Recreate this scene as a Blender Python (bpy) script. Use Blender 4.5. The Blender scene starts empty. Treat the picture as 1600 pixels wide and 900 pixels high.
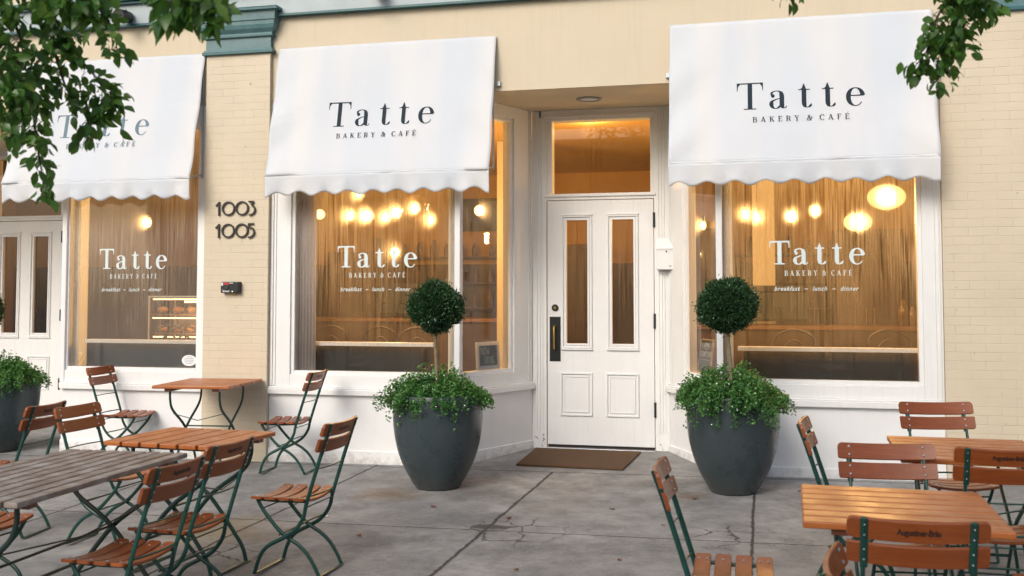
import bpy, bmesh, math, random
import numpy as np
from mathutils import Vector, Matrix
R = math.radians
PI = math.pi
scene = bpy.context.scene
col = scene.collection
random.seed(7)
rng = np.random.RandomState(11)

# ------------------------------------------------------------------ camera
cd = bpy.data.cameras.new('camera'); cam = bpy.data.objects.new('camera', cd); col.objects.link(cam)
cam.location = (1.9766, -8.62, 1.4848)
cam.rotation_euler = (PI/2 + 0.0501, 0, 0.2363)
cd.sensor_width = 36.0; cd.lens = 35.98; cd.shift_y = -0.04326
cd.clip_end = 300
cd.dof.use_dof = True; cd.dof.focus_distance = 9.3; cd.dof.aperture_fstop = 4.5
scene.camera = cam

# ------------------------------------------------------------------ sky and sun
SUN_EL, SUN_AZ = 34, 200      # azimuth clockwise from +Y
w = bpy.data.worlds.new('World'); scene.world = w; w.use_nodes = True
nt = w.node_tree; bg = nt.nodes['Background']
sky = nt.nodes.new('ShaderNodeTexSky'); sky.sky_type = 'NISHITA'; sky.sun_disc = False
sky.sun_elevation = R(SUN_EL); sky.sun_rotation = R(SUN_AZ); sky.air_density = 1.0; sky.dust_density = 4.0
hs = nt.nodes.new('ShaderNodeHueSaturation'); hs.inputs['Saturation'].default_value = 0.95
nt.links.new(sky.outputs[0], hs.inputs['Color']); nt.links.new(hs.outputs[0], bg.inputs[0])
bg.inputs[1].default_value = 0.15
sd = bpy.data.lights.new('sun', 'SUN'); sd.energy = 1.25; sd.angle = R(28); sd.color = (1, 0.975, 0.945)
so = bpy.data.objects.new('sun', sd); col.objects.link(so)
dirv = Vector((math.sin(R(SUN_AZ))*math.cos(R(SUN_EL)), math.cos(R(SUN_AZ))*math.cos(R(SUN_EL)), math.sin(R(SUN_EL))))
so.rotation_euler = dirv.to_track_quat('Z', 'Y').to_euler()
scene.view_settings.view_transform = 'Standard'; scene.view_settings.look = 'None'
scene.view_settings.exposure = 0.20; scene.view_settings.gamma = 1.0
scene.view_settings.use_curve_mapping = False

GX, GY = 0.0094, 0.0278
def gz(x, y): return GX*x + GY*y

# ------------------------------------------------------------------ materials
class N:
    def __init__(s, name):
        s.m = bpy.data.materials.new(name); s.m.use_nodes = True
        s.t = s.m.node_tree; s.b = s.t.nodes['Principled BSDF']; s.out = s.t.nodes['Material Output']
    def n(s, typ, **kw):
        nd = s.t.nodes.new(typ)
        for k, v in kw.items():
            if k in nd.inputs: s.set(nd.inputs[k], v)
            else: setattr(nd, k, v)
        return nd
    def set(s, sock, v):
        if isinstance(v, bpy.types.NodeSocket): s.t.links.new(v, sock)
        else: sock.default_value = v
    def math(s, op, a, b=0.0, c=None, clamp=False):
        nd = s.t.nodes.new('ShaderNodeMath'); nd.operation = op; nd.use_clamp = clamp
        s.set(nd.inputs[0], a); s.set(nd.inputs[1], b)
        if c is not None: s.set(nd.inputs[2], c)
        return nd.outputs[0]
    def mix(s, f, a, b):
        nd = s.t.nodes.new('ShaderNodeMix'); nd.data_type = 'RGBA'
        s.set(nd.inputs[0], f); s.set(nd.inputs[6], rgba(a)); s.set(nd.inputs[7], rgba(b)); return nd.outputs[2]
    def ramp(s, f, lo, hi, a=0.0, b=1.0):
        nd = s.t.nodes.new('ShaderNodeMapRange'); nd.clamp = True
        s.set(nd.inputs[0], f); s.set(nd.inputs[1], lo); s.set(nd.inputs[2], hi); s.set(nd.inputs[3], a); s.set(nd.inputs[4], b)
        return nd.outputs[0]
    def co(s, kind='Object', scale=(1, 1, 1), rot=(0, 0, 0)):
        tc = s.n('ShaderNodeTexCoord'); mp = s.n('ShaderNodeMapping')
        s.t.links.new(tc.outputs[kind], mp.inputs[0]); mp.inputs['Scale'].default_value = scale; mp.inputs['Rotation'].default_value = rot
        return mp.outputs[0]
    def noise(s, vec, scale=5, detail=4, rough=.5, dist=0):
        nd = s.n('ShaderNodeTexNoise'); s.set(nd.inputs['Vector'], vec)
        nd.inputs['Scale'].default_value = scale; nd.inputs['Detail'].default_value = detail
        nd.inputs['Roughness'].default_value = rough; nd.inputs['Distortion'].default_value = dist
        return nd.outputs['Fac']
    def bump(s, h, strength=.3, dist=.01, normal=None):
        nd = s.n('ShaderNodeBump'); nd.inputs['Strength'].default_value = strength; nd.inputs['Distance'].default_value = dist
        s.set(nd.inputs['Height'], h)
        if normal is not None: s.set(nd.inputs['Normal'], normal)
        return nd.outputs[0]
    def fin(s, color=None, rough=None, normal=None, **kw):
        if color is not None: s.set(s.b.inputs['Base Color'], rgba(color))
        if rough is not None: s.set(s.b.inputs['Roughness'], rough)
        if normal is not None: s.set(s.b.inputs['Normal'], normal)
        for k, v in kw.items(): s.set(s.b.inputs[k.replace('_', ' ')], v)
        return s.m
def rgba(c):
    if isinstance(c, bpy.types.NodeSocket): return c
    return (*c, 1.0) if len(c) == 3 else c

M = {}
def mk_simple(name, c, rough=.5, var=.12, nscale=8, bump=.05, bscale=60, **kw):
    s = N(name); v = s.co()
    f = s.noise(v, nscale, 5, .6)
    c2 = tuple(min(1, x*(1+var)) for x in c); c1 = tuple(x*(1-var) for x in c)
    s.fin(s.mix(s.ramp(f, .3, .7), c1, c2), rough, s.bump(s.noise(v, bscale, 4), bump, .004), **kw)
    M[name] = s.m; return s.m

def mk_brick(name, c, c2):
    s = N(name)
    tc = s.n('ShaderNodeTexCoord'); sp = s.n('ShaderNodeSeparateXYZ'); s.t.links.new(tc.outputs['Object'], sp.inputs[0])
    cb = s.n('ShaderNodeCombineXYZ'); s.set(cb.inputs[0], s.math('ADD', sp.outputs[0], sp.outputs[1])); s.set(cb.inputs[1], sp.outputs[2])
    wob = s.n('ShaderNodeTexNoise'); s.t.links.new(cb.outputs[0], wob.inputs['Vector']); wob.inputs['Scale'].default_value = 14; wob.inputs['Detail'].default_value = 3
    vm = s.n('ShaderNodeVectorMath', operation='MULTIPLY_ADD'); s.t.links.new(wob.outputs['Color'], vm.inputs[0]); vm.inputs[1].default_value = (.012, .007, 0); s.t.links.new(cb.outputs[0], vm.inputs[2])
    br = s.n('ShaderNodeTexBrick'); s.t.links.new(vm.outputs[0], br.inputs['Vector'])
    br.inputs['Scale'].default_value = 1; br.inputs['Brick Width'].default_value = .215; br.inputs['Row Height'].default_value = .0695
    br.inputs['Mortar Size'].default_value = .0042; br.inputs['Mortar Smooth'].default_value = .9; br.inputs['Bias'].default_value = 0
    fade = s.noise(cb.outputs[0], 3.3, 4, .7)
    n1 = s.noise(cb.outputs[0], 2.2, 6, .65); n2 = s.noise(cb.outputs[0], 90, 3, .6)
    mort = s.math('MULTIPLY', br.outputs['Fac'], s.ramp(fade, .34, .62, .08, 1))
    col_ = s.mix(s.ramp(n1, .3, .7), c, c2)
    col_ = s.mix(s.math('MULTIPLY', mort, .28), col_, tuple(x*.52 for x in c))
    spt = s.noise(cb.outputs[0], 17, 2, .4)
    col_ = s.mix(s.ramp(spt, .74, .78, 0, .5), col_, tuple(x*.35 for x in c))
    nrm = s.bump(s.math('SUBTRACT', s.math('MULTIPLY', n2, .22), mort), .42, .006)
    s.fin(col_, .62, nrm); M[name] = s.m
mk_brick('painted_brick', (.63, .55, .415), (.575, .50, .375))

def mk_stucco(name, c, c2, rough=.7, streak=0.0, bs=.25):
    s = N(name); v = s.co()
    n1 = s.noise(v, 1.6, 6, .65); n2 = s.noise(v, 120, 3, .7); n3 = s.noise(v, 9, 5, .6)
    cc = s.mix(s.ramp(n1, .3, .7), c, c2)
    if streak:
        st = s.noise(s.co(scale=(14, 14, .7)), 1, 5, .7)
        cc = s.mix(s.ramp(st, .52, .75, 0, streak), cc, tuple(x*.6 for x in c))
    if name == 'white_stucco':
        sp = s.n('ShaderNodeSeparateXYZ'); s.t.links.new(s.co(), sp.inputs[0])
        sl = s.math('ADD', s.ramp(sp.outputs[2], .0, .20, .30, 0), s.math('MULTIPLY', s.noise(v, 13, 6, .75), .62))
        cc = s.mix(s.ramp(sl, .50, .66, 0, .6), cc, (.36, .33, .29))
        cc = s.mix(s.ramp(s.noise(v, 31, 4, .6), .70, .73, 0, .5), cc, (.40, .38, .35))
    h = s.math('ADD', s.math('MULTIPLY', n2, .3), n3)
    s.fin(cc, rough, s.bump(h, bs, .008)); M[name] = s.m
mk_stucco('beige_stucco', (.63, .55, .405), (.585, .51, .38), .7, .2)
mk_stucco('white_stucco', (.80, .81, .81), (.76, .77, .775), .65, .10, .3)

def mk_white(name, c=(.79, .80, .79), chips=True):
    s = N(name); v = s.co()
    n1 = s.noise(v, 2.5, 6, .65); st = s.noise(s.co(scale=(30, 30, 1.2)), 1, 6, .7)
    cc = s.mix(s.ramp(n1, .3, .75), c, tuple(x*.93 for x in c))
    cc = s.mix(s.ramp(st, .5, .78, 0, .3), cc, tuple(x*.72 for x in c))
    if chips:
        sp = s.n('ShaderNodeSeparateXYZ'); s.t.links.new(s.co(), sp.inputs[0])
        low = s.ramp(sp.outputs[2], .05, .5, 1, 0)
        ch = s.noise(v, 24, 5, .7)
        cc = s.mix(s.math('MULTIPLY', s.ramp(s.math('ADD', ch, s.math('MULTIPLY', low, .12)), .72, .74), .8), cc, (.12, .10, .08))
    s.fin(cc, .42, s.bump(s.math('ADD', st, s.math('MULTIPLY', n1, .5)), .12, .004)); M[name] = s.m
mk_white('white_paint'); mk_white('clean_white_paint', (.77, .785, .79), False)

# teal paint, slightly worn
s = N('teal_paint'); v = s.co()
n1 = s.noise(v, 5, 6, .7); n2 = s.noise(v, 30, 5, .7)
cc = s.mix(s.ramp(n1, .35, .7), (.055, .14, .155), (.10, .20, .21)); cc = s.mix(s.ramp(n2, .6, .75, 0, .5), cc, (.30, .38, .38))
s.fin(cc, .38, s.bump(n2, .15, .004)); M['teal_paint'] = s.m
mk_simple('teal_trim', (.02, .105, .115), .4)
mk_simple('pale_blue_paint', (.36, .43, .455), .45, .08, 4)
mk_simple('black_metal', (.012, .013, .014), .4, .2)
mk_simple('dark_handle_plate', (.010, .012, .012), .35, .2)
mk_simple('brass', (.55, .36, .10), .3, .1, Metallic=1.0)
mk_simple('steel', (.62, .62, .62), .28, .05, Metallic=1.0)
mk_simple('galvanised', (.45, .48, .52), .4, .15, Metallic=.6)
mk_simple('grey_plastic', (.30, .33, .34), .5)
mk_simple('red_label', (.45, .03, .03), .4)
mk_simple('white_label', (.75, .76, .78), .4, .04)
mk_simple('navy_lettering', (.004, .018, .032), .8, .05)
mk_simple('white_lettering', (.62, .72, .73), .5, .03)
mk_simple('blue_grey_lettering', (.10, .17, .22), .6, .05)
mk_simple('black_lettering', (.012, .010, .009), .5, .05)
mk_simple('number_metal', (.018, .016, .012), .45, .2)
mk_simple('chalk', (.55, .60, .58), .9, .25, 60)
mk_simple('chalkboard', (.022, .045, .042), .6, .35, 10)
mk_simple('slate_grey_board', (.12, .14, .14), .6, .1, 10)
mk_simple('pale_wood', (.50, .40, .24), .5, .15)

# canvas
s = N('awning_canvas'); v = s.co()
wv1 = s.n('ShaderNodeTexWave', wave_type='BANDS', bands_direction='X'); wv1.inputs['Scale'].default_value = 170; s.t.links.new(s.co(), wv1.inputs['Vector'])
wv2 = s.n('ShaderNodeTexWave', wave_type='BANDS', bands_direction='Z'); wv2.inputs['Scale'].default_value = 170; s.t.links.new(s.co(), wv2.inputs['Vector'])
pan = s.noise(s.co(scale=(2.2, .2, .25)), 1, 2, .4)
big = s.noise(s.co(scale=(1, 1, 1.6), rot=(0, .5, 0)), 2.4, 5, .6, .6)
dirt = s.noise(s.co(), 7, 6, .7)
cc = s.mix(s.ramp(pan, .4, .6), (.765, .78, .79), (.675, .73, .79))
cc = s.mix(s.ramp(dirt, .62, .8, 0, .28), cc, (.62, .60, .56))
spz = s.n('ShaderNodeSeparateXYZ'); s.t.links.new(s.co(), spz.inputs[0])
gr = s.math('ADD', s.ramp(spz.outputs[2], -1.40, -1.20, .22, 0), s.math('MULTIPLY', s.noise(s.co(scale=(5, 5, 14)), 1, 6, .75), .6))
cc = s.mix(s.ramp(gr, .44, .62, 0, .30), cc, (.50, .47, .42))
h = s.math('ADD', s.math('MULTIPLY', s.math('ADD', wv1.outputs['Fac'], wv2.outputs['Fac']), .04), big)
s.fin(cc, .8, s.bump(h, .35, .02)); M['awning_canvas'] = s.m
tl = s.n('ShaderNodeBsdfTranslucent'); tl.inputs[0].default_value = (.8, .8, .8, 1)
mx = s.n('ShaderNodeMixShader'); mx.inputs[0].default_value = .15
s.t.links.new(s.b.outputs[0], mx.inputs[1]); s.t.links.new(tl.outputs[0], mx.inputs[2]); s.t.links.new(mx.outputs[0], s.out.inputs[0])

# varnished slat wood: grain runs along local x of each part
def mk_wood(name, a, b, dark, rough=.32, coat=.5, island=.35, weather=False):
    s = N(name); g = s.n('ShaderNodeNewGeometry')
    rnd = g.outputs['Random Per Island']
    oi = s.n('ShaderNodeObjectInfo')
    base = s.co(scale=(1.2, 16, 16))
    off = s.n('ShaderNodeVectorMath', operation='ADD'); s.set(off.inputs[0], base)
    cbx = s.n('ShaderNodeCombineXYZ'); r7 = s.math('MULTIPLY', s.math('ADD', rnd, oi.outputs['Random']), 37.0); s.set(cbx.inputs[0], r7); s.set(cbx.inputs[1], r7); s.t.links.new(cbx.outputs[0], off.inputs[1])
    gr = s.noise(off.outputs[0], 1.5, 7, .65, 1.2)
    fine = s.noise(off.outputs[0], 9, 4, .7)
    spot = s.noise(s.co(), 9, 5, .6)
    cc = s.mix(s.ramp(gr, .3, .7), a, b)
    cc = s.mix(s.ramp(fine, .45, .8, 0, .45), cc, dark)
    tone = s.math('ADD', s.math('MULTIPLY', rnd, .65), s.math('MULTIPLY', oi.outputs['Random'], .35))
    cc = s.mix(s.math('MULTIPLY', tone, island), cc, dark)
    if weather:
        cc = s.mix(s.ramp(spot, .42, .7, 0, .75), cc, (.42, .40, .37))
        cc = s.mix(s.ramp(s.noise(off.outputs[0], 22, 5, .8), .6, .72, 0, .8), cc, (.09, .05, .03))
    rg = s.ramp(spot, .3, .7, rough*.75, rough*1.35)
    s.fin(cc, rg, s.bump(s.math('ADD', fine, gr), .12 if not weather else .4, .004), Coat_Weight=coat, Coat_Roughness=.22)
    M[name] = s.m
mk_wood('varnished_wood', (.37, .100, .016), (.26, .060, .009), (.10, .018, .004), .38, .14, .55)
mk_wood('table_wood', (.48, .150, .027), (.36, .10, .017), (.15, .032, .007), .42, .15, .35)
mk_wood('weathered_wood', (.27, .215, .18), (.17, .13, .105), (.07, .045, .035), .6, 0.0, .45, True)
mk_wood('batten_wood', (.16, .045, .015), (.11, .03, .010), (.05, .012, .005))
s = N('green_metal'); v = s.co(); n1 = s.noise(v, 20, 5, .7)
s.fin(s.mix(s.ramp(n1, .4, .7), (.004, .045, .034), (.008, .062, .05)), .32, s.bump(n1, .06, .002)); M['green_metal'] = s.m
s = N('dark_green_metal'); s.fin((.006, .022, .018), .38, s.bump(s.noise(s.co(), 40, 4), .08, .002)); M['dark_green_metal'] = s.m

# planter glaze
s = N('planter_glaze'); v = s.co(); n1 = s.noise(v, 4, 6, .7); n2 = s.noise(v, 45, 5, .7)
sp = s.n('ShaderNodeSeparateXYZ'); s.t.links.new(v, sp.inputs[0])
cc = s.mix(s.ramp(n1, .3, .7), (.030, .046, .052), (.045, .062, .068))
dirt = s.math('MULTIPLY', s.ramp(sp.outputs[2], .0, .16, 1, 0), s.ramp(n2, .35, .6))
cc = s.mix(s.math('MULTIPLY', dirt, .5), cc, (.10, .085, .06))
cc = s.mix(s.ramp(n2, .68, .72, 0, .35), cc, (.12, .13, .12))
s.fin(cc, s.ramp(n1, .3, .7, .24, .34), s.bump(n2, .05, .003)); M['planter_glaze'] = s.m
mk_simple('soil', (.03, .02, .013), .9, .4, 30, .6, 40)

def mk_leaf(name, a, b, tip, rough=.38, trans=.25):
    s = N(name); g = s.n('ShaderNodeNewGeometry'); rnd = g.outputs['Random Per Island']
    cc = s.mix(rnd, a, b); cc = s.mix(s.ramp(rnd, .9, .97, 0, .8), cc, tip)
    ns = s.noise(s.co(), 60, 3, .6); cc = s.mix(s.ramp(ns, .55, .8, 0, .4), cc, tuple(x*.5 for x in a))
    s.fin(cc, rough)
    t = s.n('ShaderNodeBsdfTranslucent'); s.set(t.inputs[0], s.mix(.5, cc, (.16, .30, .03)))
    mx = s.n('ShaderNodeMixShader'); mx.inputs[0].default_value = trans
    s.t.links.new(s.b.outputs[0], mx.inputs[1]); s.t.links.new(t.outputs[0], mx.inputs[2]); s.t.links.new(mx.outputs[0], s.out.inputs[0])
    M[name] = s.m
mk_leaf('box_leaf', (.014, .052, .022), (.030, .085, .032), (.07, .17, .04), .30, .15)
mk_leaf('trailing_leaf', (.050, .165, .045), (.11, .29, .075), (.22, .42, .13), .4, .28)
mk_leaf('tree_leaf', (.034, .110, .022), (.095, .225, .036), (.17, .28, .05), .32, .42)
mk_leaf('dead_leaf', (.22, .07, .03), (.16, .05, .02), (.25, .12, .04), .6, .1)
mk_simple('white_petal', (.75, .78, .70), .6, .05)
mk_simple('dark_twig_fill', (.012, .022, .012), .95, .5, 60, .8, 90)
mk_simple('bark', (.20, .17, .11), .85, .35, 30, .7, 50)
mk_simple('tree_bark', (.06, .045, .035), .9, .35, 20, .8, 30)

# coir mat
s = N('coir'); v = s.co(); n1 = s.noise(v, 260, 4, .8); n2 = s.noise(v, 6, 4, .6)
cc = s.mix(s.ramp(n1, .3, .7), (.05, .022, .007), (.155, .08, .03)); cc = s.mix(s.ramp(n2, .4, .75, 0, .4), cc, (.06, .04, .025))
s.fin(cc, .95, s.bump(n1, .9, .006)); M['coir'] = s.m

# pavement
def mk_pavement():
    s = N('pavement_concrete'); v = s.co(); sp = s.n('ShaderNodeSeparateXYZ'); s.t.links.new(v, sp.inputs[0])
    X, Y = sp.outputs[0], sp.outputs[1]
    n_big = s.noise(v, 1.3, 8, .7); n_mid = s.noise(v, 3.5, 9, .74); n_fine = s.noise(v, 70, 6, .8); n_spk = s.noise(v, 190, 3, .7)
    cc = s.mix(s.ramp(n_big, .36, .62), (.170, .174, .172), (.350, .353, .344))
    cc = s.mix(s.ramp(n_mid, .42, .62, 0, .7), cc, (.095, .099, .096))
    cc = s.mix(s.ramp(n_fine, .42, .66, 0, .6), cc, (.30, .295, .29))
    cc = s.mix(s.ramp(n_spk, .58, .70, 0, .6), cc, (.05, .05, .05)); cc = s.mix(s.ramp(n_spk, .30, .42, .5, 0), cc, (.33, .33, .33))
    # stains with a place of their own
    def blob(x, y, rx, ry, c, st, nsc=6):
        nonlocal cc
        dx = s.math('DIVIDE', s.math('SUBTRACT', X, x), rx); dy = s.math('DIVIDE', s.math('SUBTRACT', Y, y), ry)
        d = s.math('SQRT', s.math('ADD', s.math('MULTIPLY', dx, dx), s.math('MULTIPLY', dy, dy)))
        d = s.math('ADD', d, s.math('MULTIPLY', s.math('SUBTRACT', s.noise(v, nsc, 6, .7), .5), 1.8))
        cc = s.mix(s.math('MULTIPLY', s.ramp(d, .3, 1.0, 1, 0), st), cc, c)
    blob(-.80, -1.15, .35, .28, (.17, .105, .05), .65, 9)
    blob(-1.55, -2.35, .55, .5, (.20, .145, .055), .55, 5)
    blob(1.45, -.85, .22, .2, (.11, .07, .035), .55, 9)
    blob(-.1, -1.0, .35, .35, (.09, .09, .09), .45, 5)
    blob(.1, -1.75, .6, .25, (.11, .115, .12), .5, 4)
    blob(-.6, .0, .3, .12, (.05, .05, .045), .6, 8)
    blob(1.1, -.45, .4, .3, (.10, .10, .10), .4, 6)
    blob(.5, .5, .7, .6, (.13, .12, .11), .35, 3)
    # gum spots and specks
    vo = s.n('ShaderNodeTexVoronoi'); vo.inputs['Scale'].default_value = 3.7; s.set(vo.inputs['Vector'], s.co(scale=(1, 1.3, 1)))
    gum = s.ramp(s.math('ADD', vo.outputs['Distance'], s.math('MULTIPLY', n_mid, .10)), .085, .11, .55, 0)
    cc = s.mix(gum, cc, (.060, .060, .062))
    vo2 = s.n('ShaderNodeTexVoronoi'); vo2.inputs['Scale'].default_value = 7.3; s.set(vo2.inputs['Vector'], v)
    cc = s.mix(s.ramp(vo2.outputs['Distance'], .028, .04, .8, 0), cc, (.55, .55, .53))
    # joints
    wob = s.math('MULTIPLY', s.math('SUBTRACT', s.noise(v, 7, 6, .75), .5), .05)
    wob2 = s.math('MULTIPLY', s.math('SUBTRACT', s.noise(v, 30, 4, .75), .5), .022)
    wv = s.math('ADD', wob, wob2)
    g = None
    for (ax, c0, sl, wd, lo, hi) in [('x', -1.31, -.035, .009, -12, .0), ('x', .28, -.033, .010, -12, -.1), ('x', 1.93, -.004, .008, -12, -.1),
                             ('x', 3.52, 0, .008, -12, .0), ('x', -2.95, -.02, .008, -12, 0), ('x', -4.5, 0, .008, -12, 0),
                             ('y', -.10, 0, .007, -9, 9), ('y', -2.06, .0, .006, -9, 9), ('y', -4.05, 0, .007, -9, 9), ('y', -6.0, 0, .007, -9, 9)]:
        A, B = (X, Y) if ax == 'x' else (Y, X)
        d = s.math('ABSOLUTE', s.math('ADD', s.math('SUBTRACT', s.math('SUBTRACT', A, c0), s.math('MULTIPLY', B, -sl)), wv if wd != .007 else wob2))
        m = s.ramp(d, wd*.7, wd*1.6, 1, 0)
        if hi < 5: m = s.math('MULTIPLY', m, s.math('LESS_THAN', B, hi))
        g = m if g is None else s.math('MAXIMUM', g, m)
    # branching cracks round two joint crossings
    vc = s.n('ShaderNodeTexVoronoi', feature='DISTANCE_TO_EDGE'); vc.inputs['Scale'].default_value = 3.4
    nv = s.n('ShaderNodeTexNoise'); s.t.links.new(v, nv.inputs['Vector']); nv.inputs['Scale'].default_value = 9; nv.inputs['Detail'].default_value = 4
    vm = s.n('ShaderNodeVectorMath', operation='MULTIPLY_ADD'); s.t.links.new(nv.outputs['Color'], vm.inputs[0]); vm.inputs[1].default_value = (.14, .14, 0); s.t.links.new(v, vm.inputs[2])
    s.t.links.new(vm.outputs[0], vc.inputs['Vector'])
    cr = s.ramp(vc.outputs['Distance'], .010, .030, 1, 0)
    for (x, y, r) in [(.38, -2.05, .42), (1.80, -1.95, .36), (-1.2, -2.9, .3)]:
        dx = s.math('SUBTRACT', X, x); dy = s.math('SUBTRACT', Y, y)
        d = s.math('SQRT', s.math('ADD', s.math('MULTIPLY', dx, dx), s.math('MULTIPLY', dy, dy)))
        g = s.math('MAXIMUM', g, s.math('MULTIPLY', cr, s.ramp(d, r*.6, r, .9, 0)))
    cc = s.mix(s.math('MULTIPLY', g, .9), cc, (.022, .020, .018))
    h = s.math('SUBTRACT', s.math('ADD', s.math('MULTIPLY', n_fine, .28), s.math('MULTIPLY', n_mid, .5)), s.math('MULTIPLY', g, 1.4))
    s.fin(cc, s.ramp(n_mid, .3, .7, .72, .9), s.bump(h, .5, .008)); M['pavement_concrete'] = s.m
mk_pavement()
mk_simple('asphalt', (.05, .05, .052), .85, .2, 20, .5, 120)

# window glass with condensation
def mk_glass(name, fog, lo, hi, warm=.45, scat=.45):
    s = N(name); t = s.t; t.nodes.remove(s.b)
    tc = s.n('ShaderNodeTexCoord'); sp = s.n('ShaderNodeSeparateXYZ'); t.links.new(tc.outputs['Object'], sp.inputs[0])
    cb = s.n('ShaderNodeCombineXYZ'); s.set(cb.inputs[0], s.math('ADD', sp.outputs[0], s.math('MULTIPLY', sp.outputs[1], .8))); s.set(cb.inputs[1], sp.outputs[2])
    def vs(a, b):
        m = s.n('ShaderNodeMapping'); t.links.new(cb.outputs[0], m.inputs[0]); m.inputs['Scale'].default_value = (a, b, 1); return m.outputs[0]
    drip = s.noise(vs(105, 2.2), 1, 3, .6, .1); drip2 = s.noise(vs(34, 1.1), 1, 5, .65, .25); cloud = s.noise(vs(1.3, .9), 1, 3, .5); fine = s.noise(vs(240, 160), 1, 2, .5)
    run = s.noise(vs(62, .9), 1, 2, .5, .35); zone = s.noise(vs(2.6, 1.1), 1, 3, .55)
    beads = s.noise(vs(150, 60), 1, 2, .6)
    st = s.math('ADD', s.math('MULTIPLY', s.ramp(drip, .40, .60), .55), s.math('MULTIPLY', s.ramp(drip2, .40, .58), .45))
    f = s.math('ADD', s.math('MULTIPLY', st, s.ramp(zone, .40, .60, .25, 1)), s.math('MULTIPLY', s.ramp(zone, .40, .60, .75, 0), s.ramp(beads, .3, .7, .55, .8)))
    f = s.math('MULTIPLY', f, s.ramp(run, .34, .42, .10, 1))
    f = s.math('MULTIPLY', f, s.ramp(cloud, .35, .65, .55, 1.15))
    f = s.math('MULTIPLY', f, s.ramp(fine, .3, .7, .8, 1.1))
    f = s.math('MULTIPLY', f, s.ramp(sp.outputs[2], .9, 2.2, .30, 1))
    fac = s.ramp(f, 0, 1, lo, hi)
    tr = s.n('ShaderNodeBsdfTransparent'); tr.inputs[0].default_value = (.93, .94, .93, 1)
    df = s.n('ShaderNodeBsdfDiffuse'); df.inputs[0].default_value = (*fog, 1)
    tl_ = s.n('ShaderNodeBsdfTranslucent'); tl_.inputs[0].default_value = (.9, .86, .78, 1)
    m1 = s.n('ShaderNodeMixShader'); m1.inputs[0].default_value = warm; t.links.new(df.outputs[0], m1.inputs[1]); t.links.new(tl_.outputs[0], m1.inputs[2])
    rf = s.n('ShaderNodeBsdfRefraction'); rf.inputs['IOR'].default_value = 1.025; rf.inputs['Roughness'].default_value = .95; rf.inputs[0].default_value = (.95, .92, .88, 1)
    m1b = s.n('ShaderNodeMixShader'); m1b.inputs[0].default_value = scat; t.links.new(m1.outputs[0], m1b.inputs[1]); t.links.new(rf.outputs[0], m1b.inputs[2]); m1 = m1b
    m2 = s.n('ShaderNodeMixShader'); s.set(m2.inputs[0], fac); t.links.new(tr.outputs[0], m2.inputs[1]); t.links.new(m1.outputs[0], m2.inputs[2])
    gl = s.n('ShaderNodeBsdfGlossy'); gl.inputs['Roughness'].default_value = .015
    fr = s.n('ShaderNodeFresnel'); fr.inputs[0].default_value = 1.5
    m3 = s.n('ShaderNodeMixShader'); s.set(m3.inputs[0], s.math('MULTIPLY', fr.outputs[0], 1.15, clamp=True)); t.links.new(m2.outputs[0], m3.inputs[1]); t.links.new(gl.outputs[0], m3.inputs[2])
    t.links.new(m3.outputs[0], s.out.inputs[0]); M[name] = s.m
mk_glass('fogged_glass', (.42, .36, .30), .05, .70, .72, .12)
mk_glass('side_glass', (.52, .50, .47), .03, .34, .45, .15)
mk_glass('clear_glass', (.5, .45, .4), .02, .12, .5, .03)
mk_glass('misty_glass', (.50, .52, .51), .18, .62, .42, .12)
mk_glass('door_glass', (.42, .40, .38), .04, .34, .5, .12)

def mk_emit(name, c, st, shade=False):
    s = N(name); s.t.nodes.remove(s.b); e = s.n('ShaderNodeEmission'); e.inputs[0].default_value = (*c, 1); e.inputs[1].default_value = st
    if shade:
        tr = s.n('ShaderNodeBsdfTransparent'); ad = s.n('ShaderNodeAddShader')
        s.t.links.new(tr.outputs[0], ad.inputs[0]); s.t.links.new(e.outputs[0], ad.inputs[1]); s.t.links.new(ad.outputs[0], s.out.inputs[0])
    else: s.t.links.new(e.outputs[0], s.out.inputs[0])
    M[name] = s.m
mk_emit('globe_glow', (1, .62, .22), 2.0, True)
mk_emit('lantern_glow', (1, .60, .20), .85, True)
mk_emit('bulb_glow', (1, .56, .16), 4.0, True)
mk_emit('strip_glow', (1, .58, .25), 5.0)
mk_emit('downlight_glow', (1, .66, .28), 2.5)
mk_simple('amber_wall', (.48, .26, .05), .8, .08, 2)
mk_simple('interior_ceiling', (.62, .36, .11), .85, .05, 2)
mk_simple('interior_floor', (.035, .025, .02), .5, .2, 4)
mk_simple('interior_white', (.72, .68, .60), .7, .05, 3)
mk_simple('lavender_grey', (.60, .56, .56), .8, .05, 3)
mk_simple('interior_tile', (.55, .48, .36), .4, .05, 3)
mk_simple('dark_wood', (.045, .020, .010), .45, .25)
mk_simple('mid_wood', (.16, .075, .03), .5, .25)
mk_simple('counter_white', (.80, .86, .92), .35, .03)
mk_simple('dark_panel', (.012, .020, .020), .5, .2)
mk_simple('bread', (.42, .20, .06), .7, .3, 20)
mk_simple('jar', (.16, .10, .06), .25, .3)
s = N('clear_bulb'); s.t.nodes.remove(s.b); a_ = s.n('ShaderNodeBsdfTransparent'); b_ = s.n('ShaderNodeBsdfGlossy'); b_.inputs['Roughness'].default_value = .03
c_ = s.n('ShaderNodeMixShader'); lw = s.n('ShaderNodeLayerWeight'); lw.inputs[0].default_value = .25; s.set(c_.inputs[0], lw.outputs['Facing'])
s.t.links.new(a_.outputs[0], c_.inputs[1]); s.t.links.new(b_.outputs[0], c_.inputs[2]); s.t.links.new(c_.outputs[0], s.out.inputs[0]); M['clear_bulb'] = s.m
# opposite side of the street
mk_simple('far_brick', (.26, .13, .09), .8, .15, 3)
mk_simple('far_window', (.04, .05, .06), .15, .1)

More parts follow.
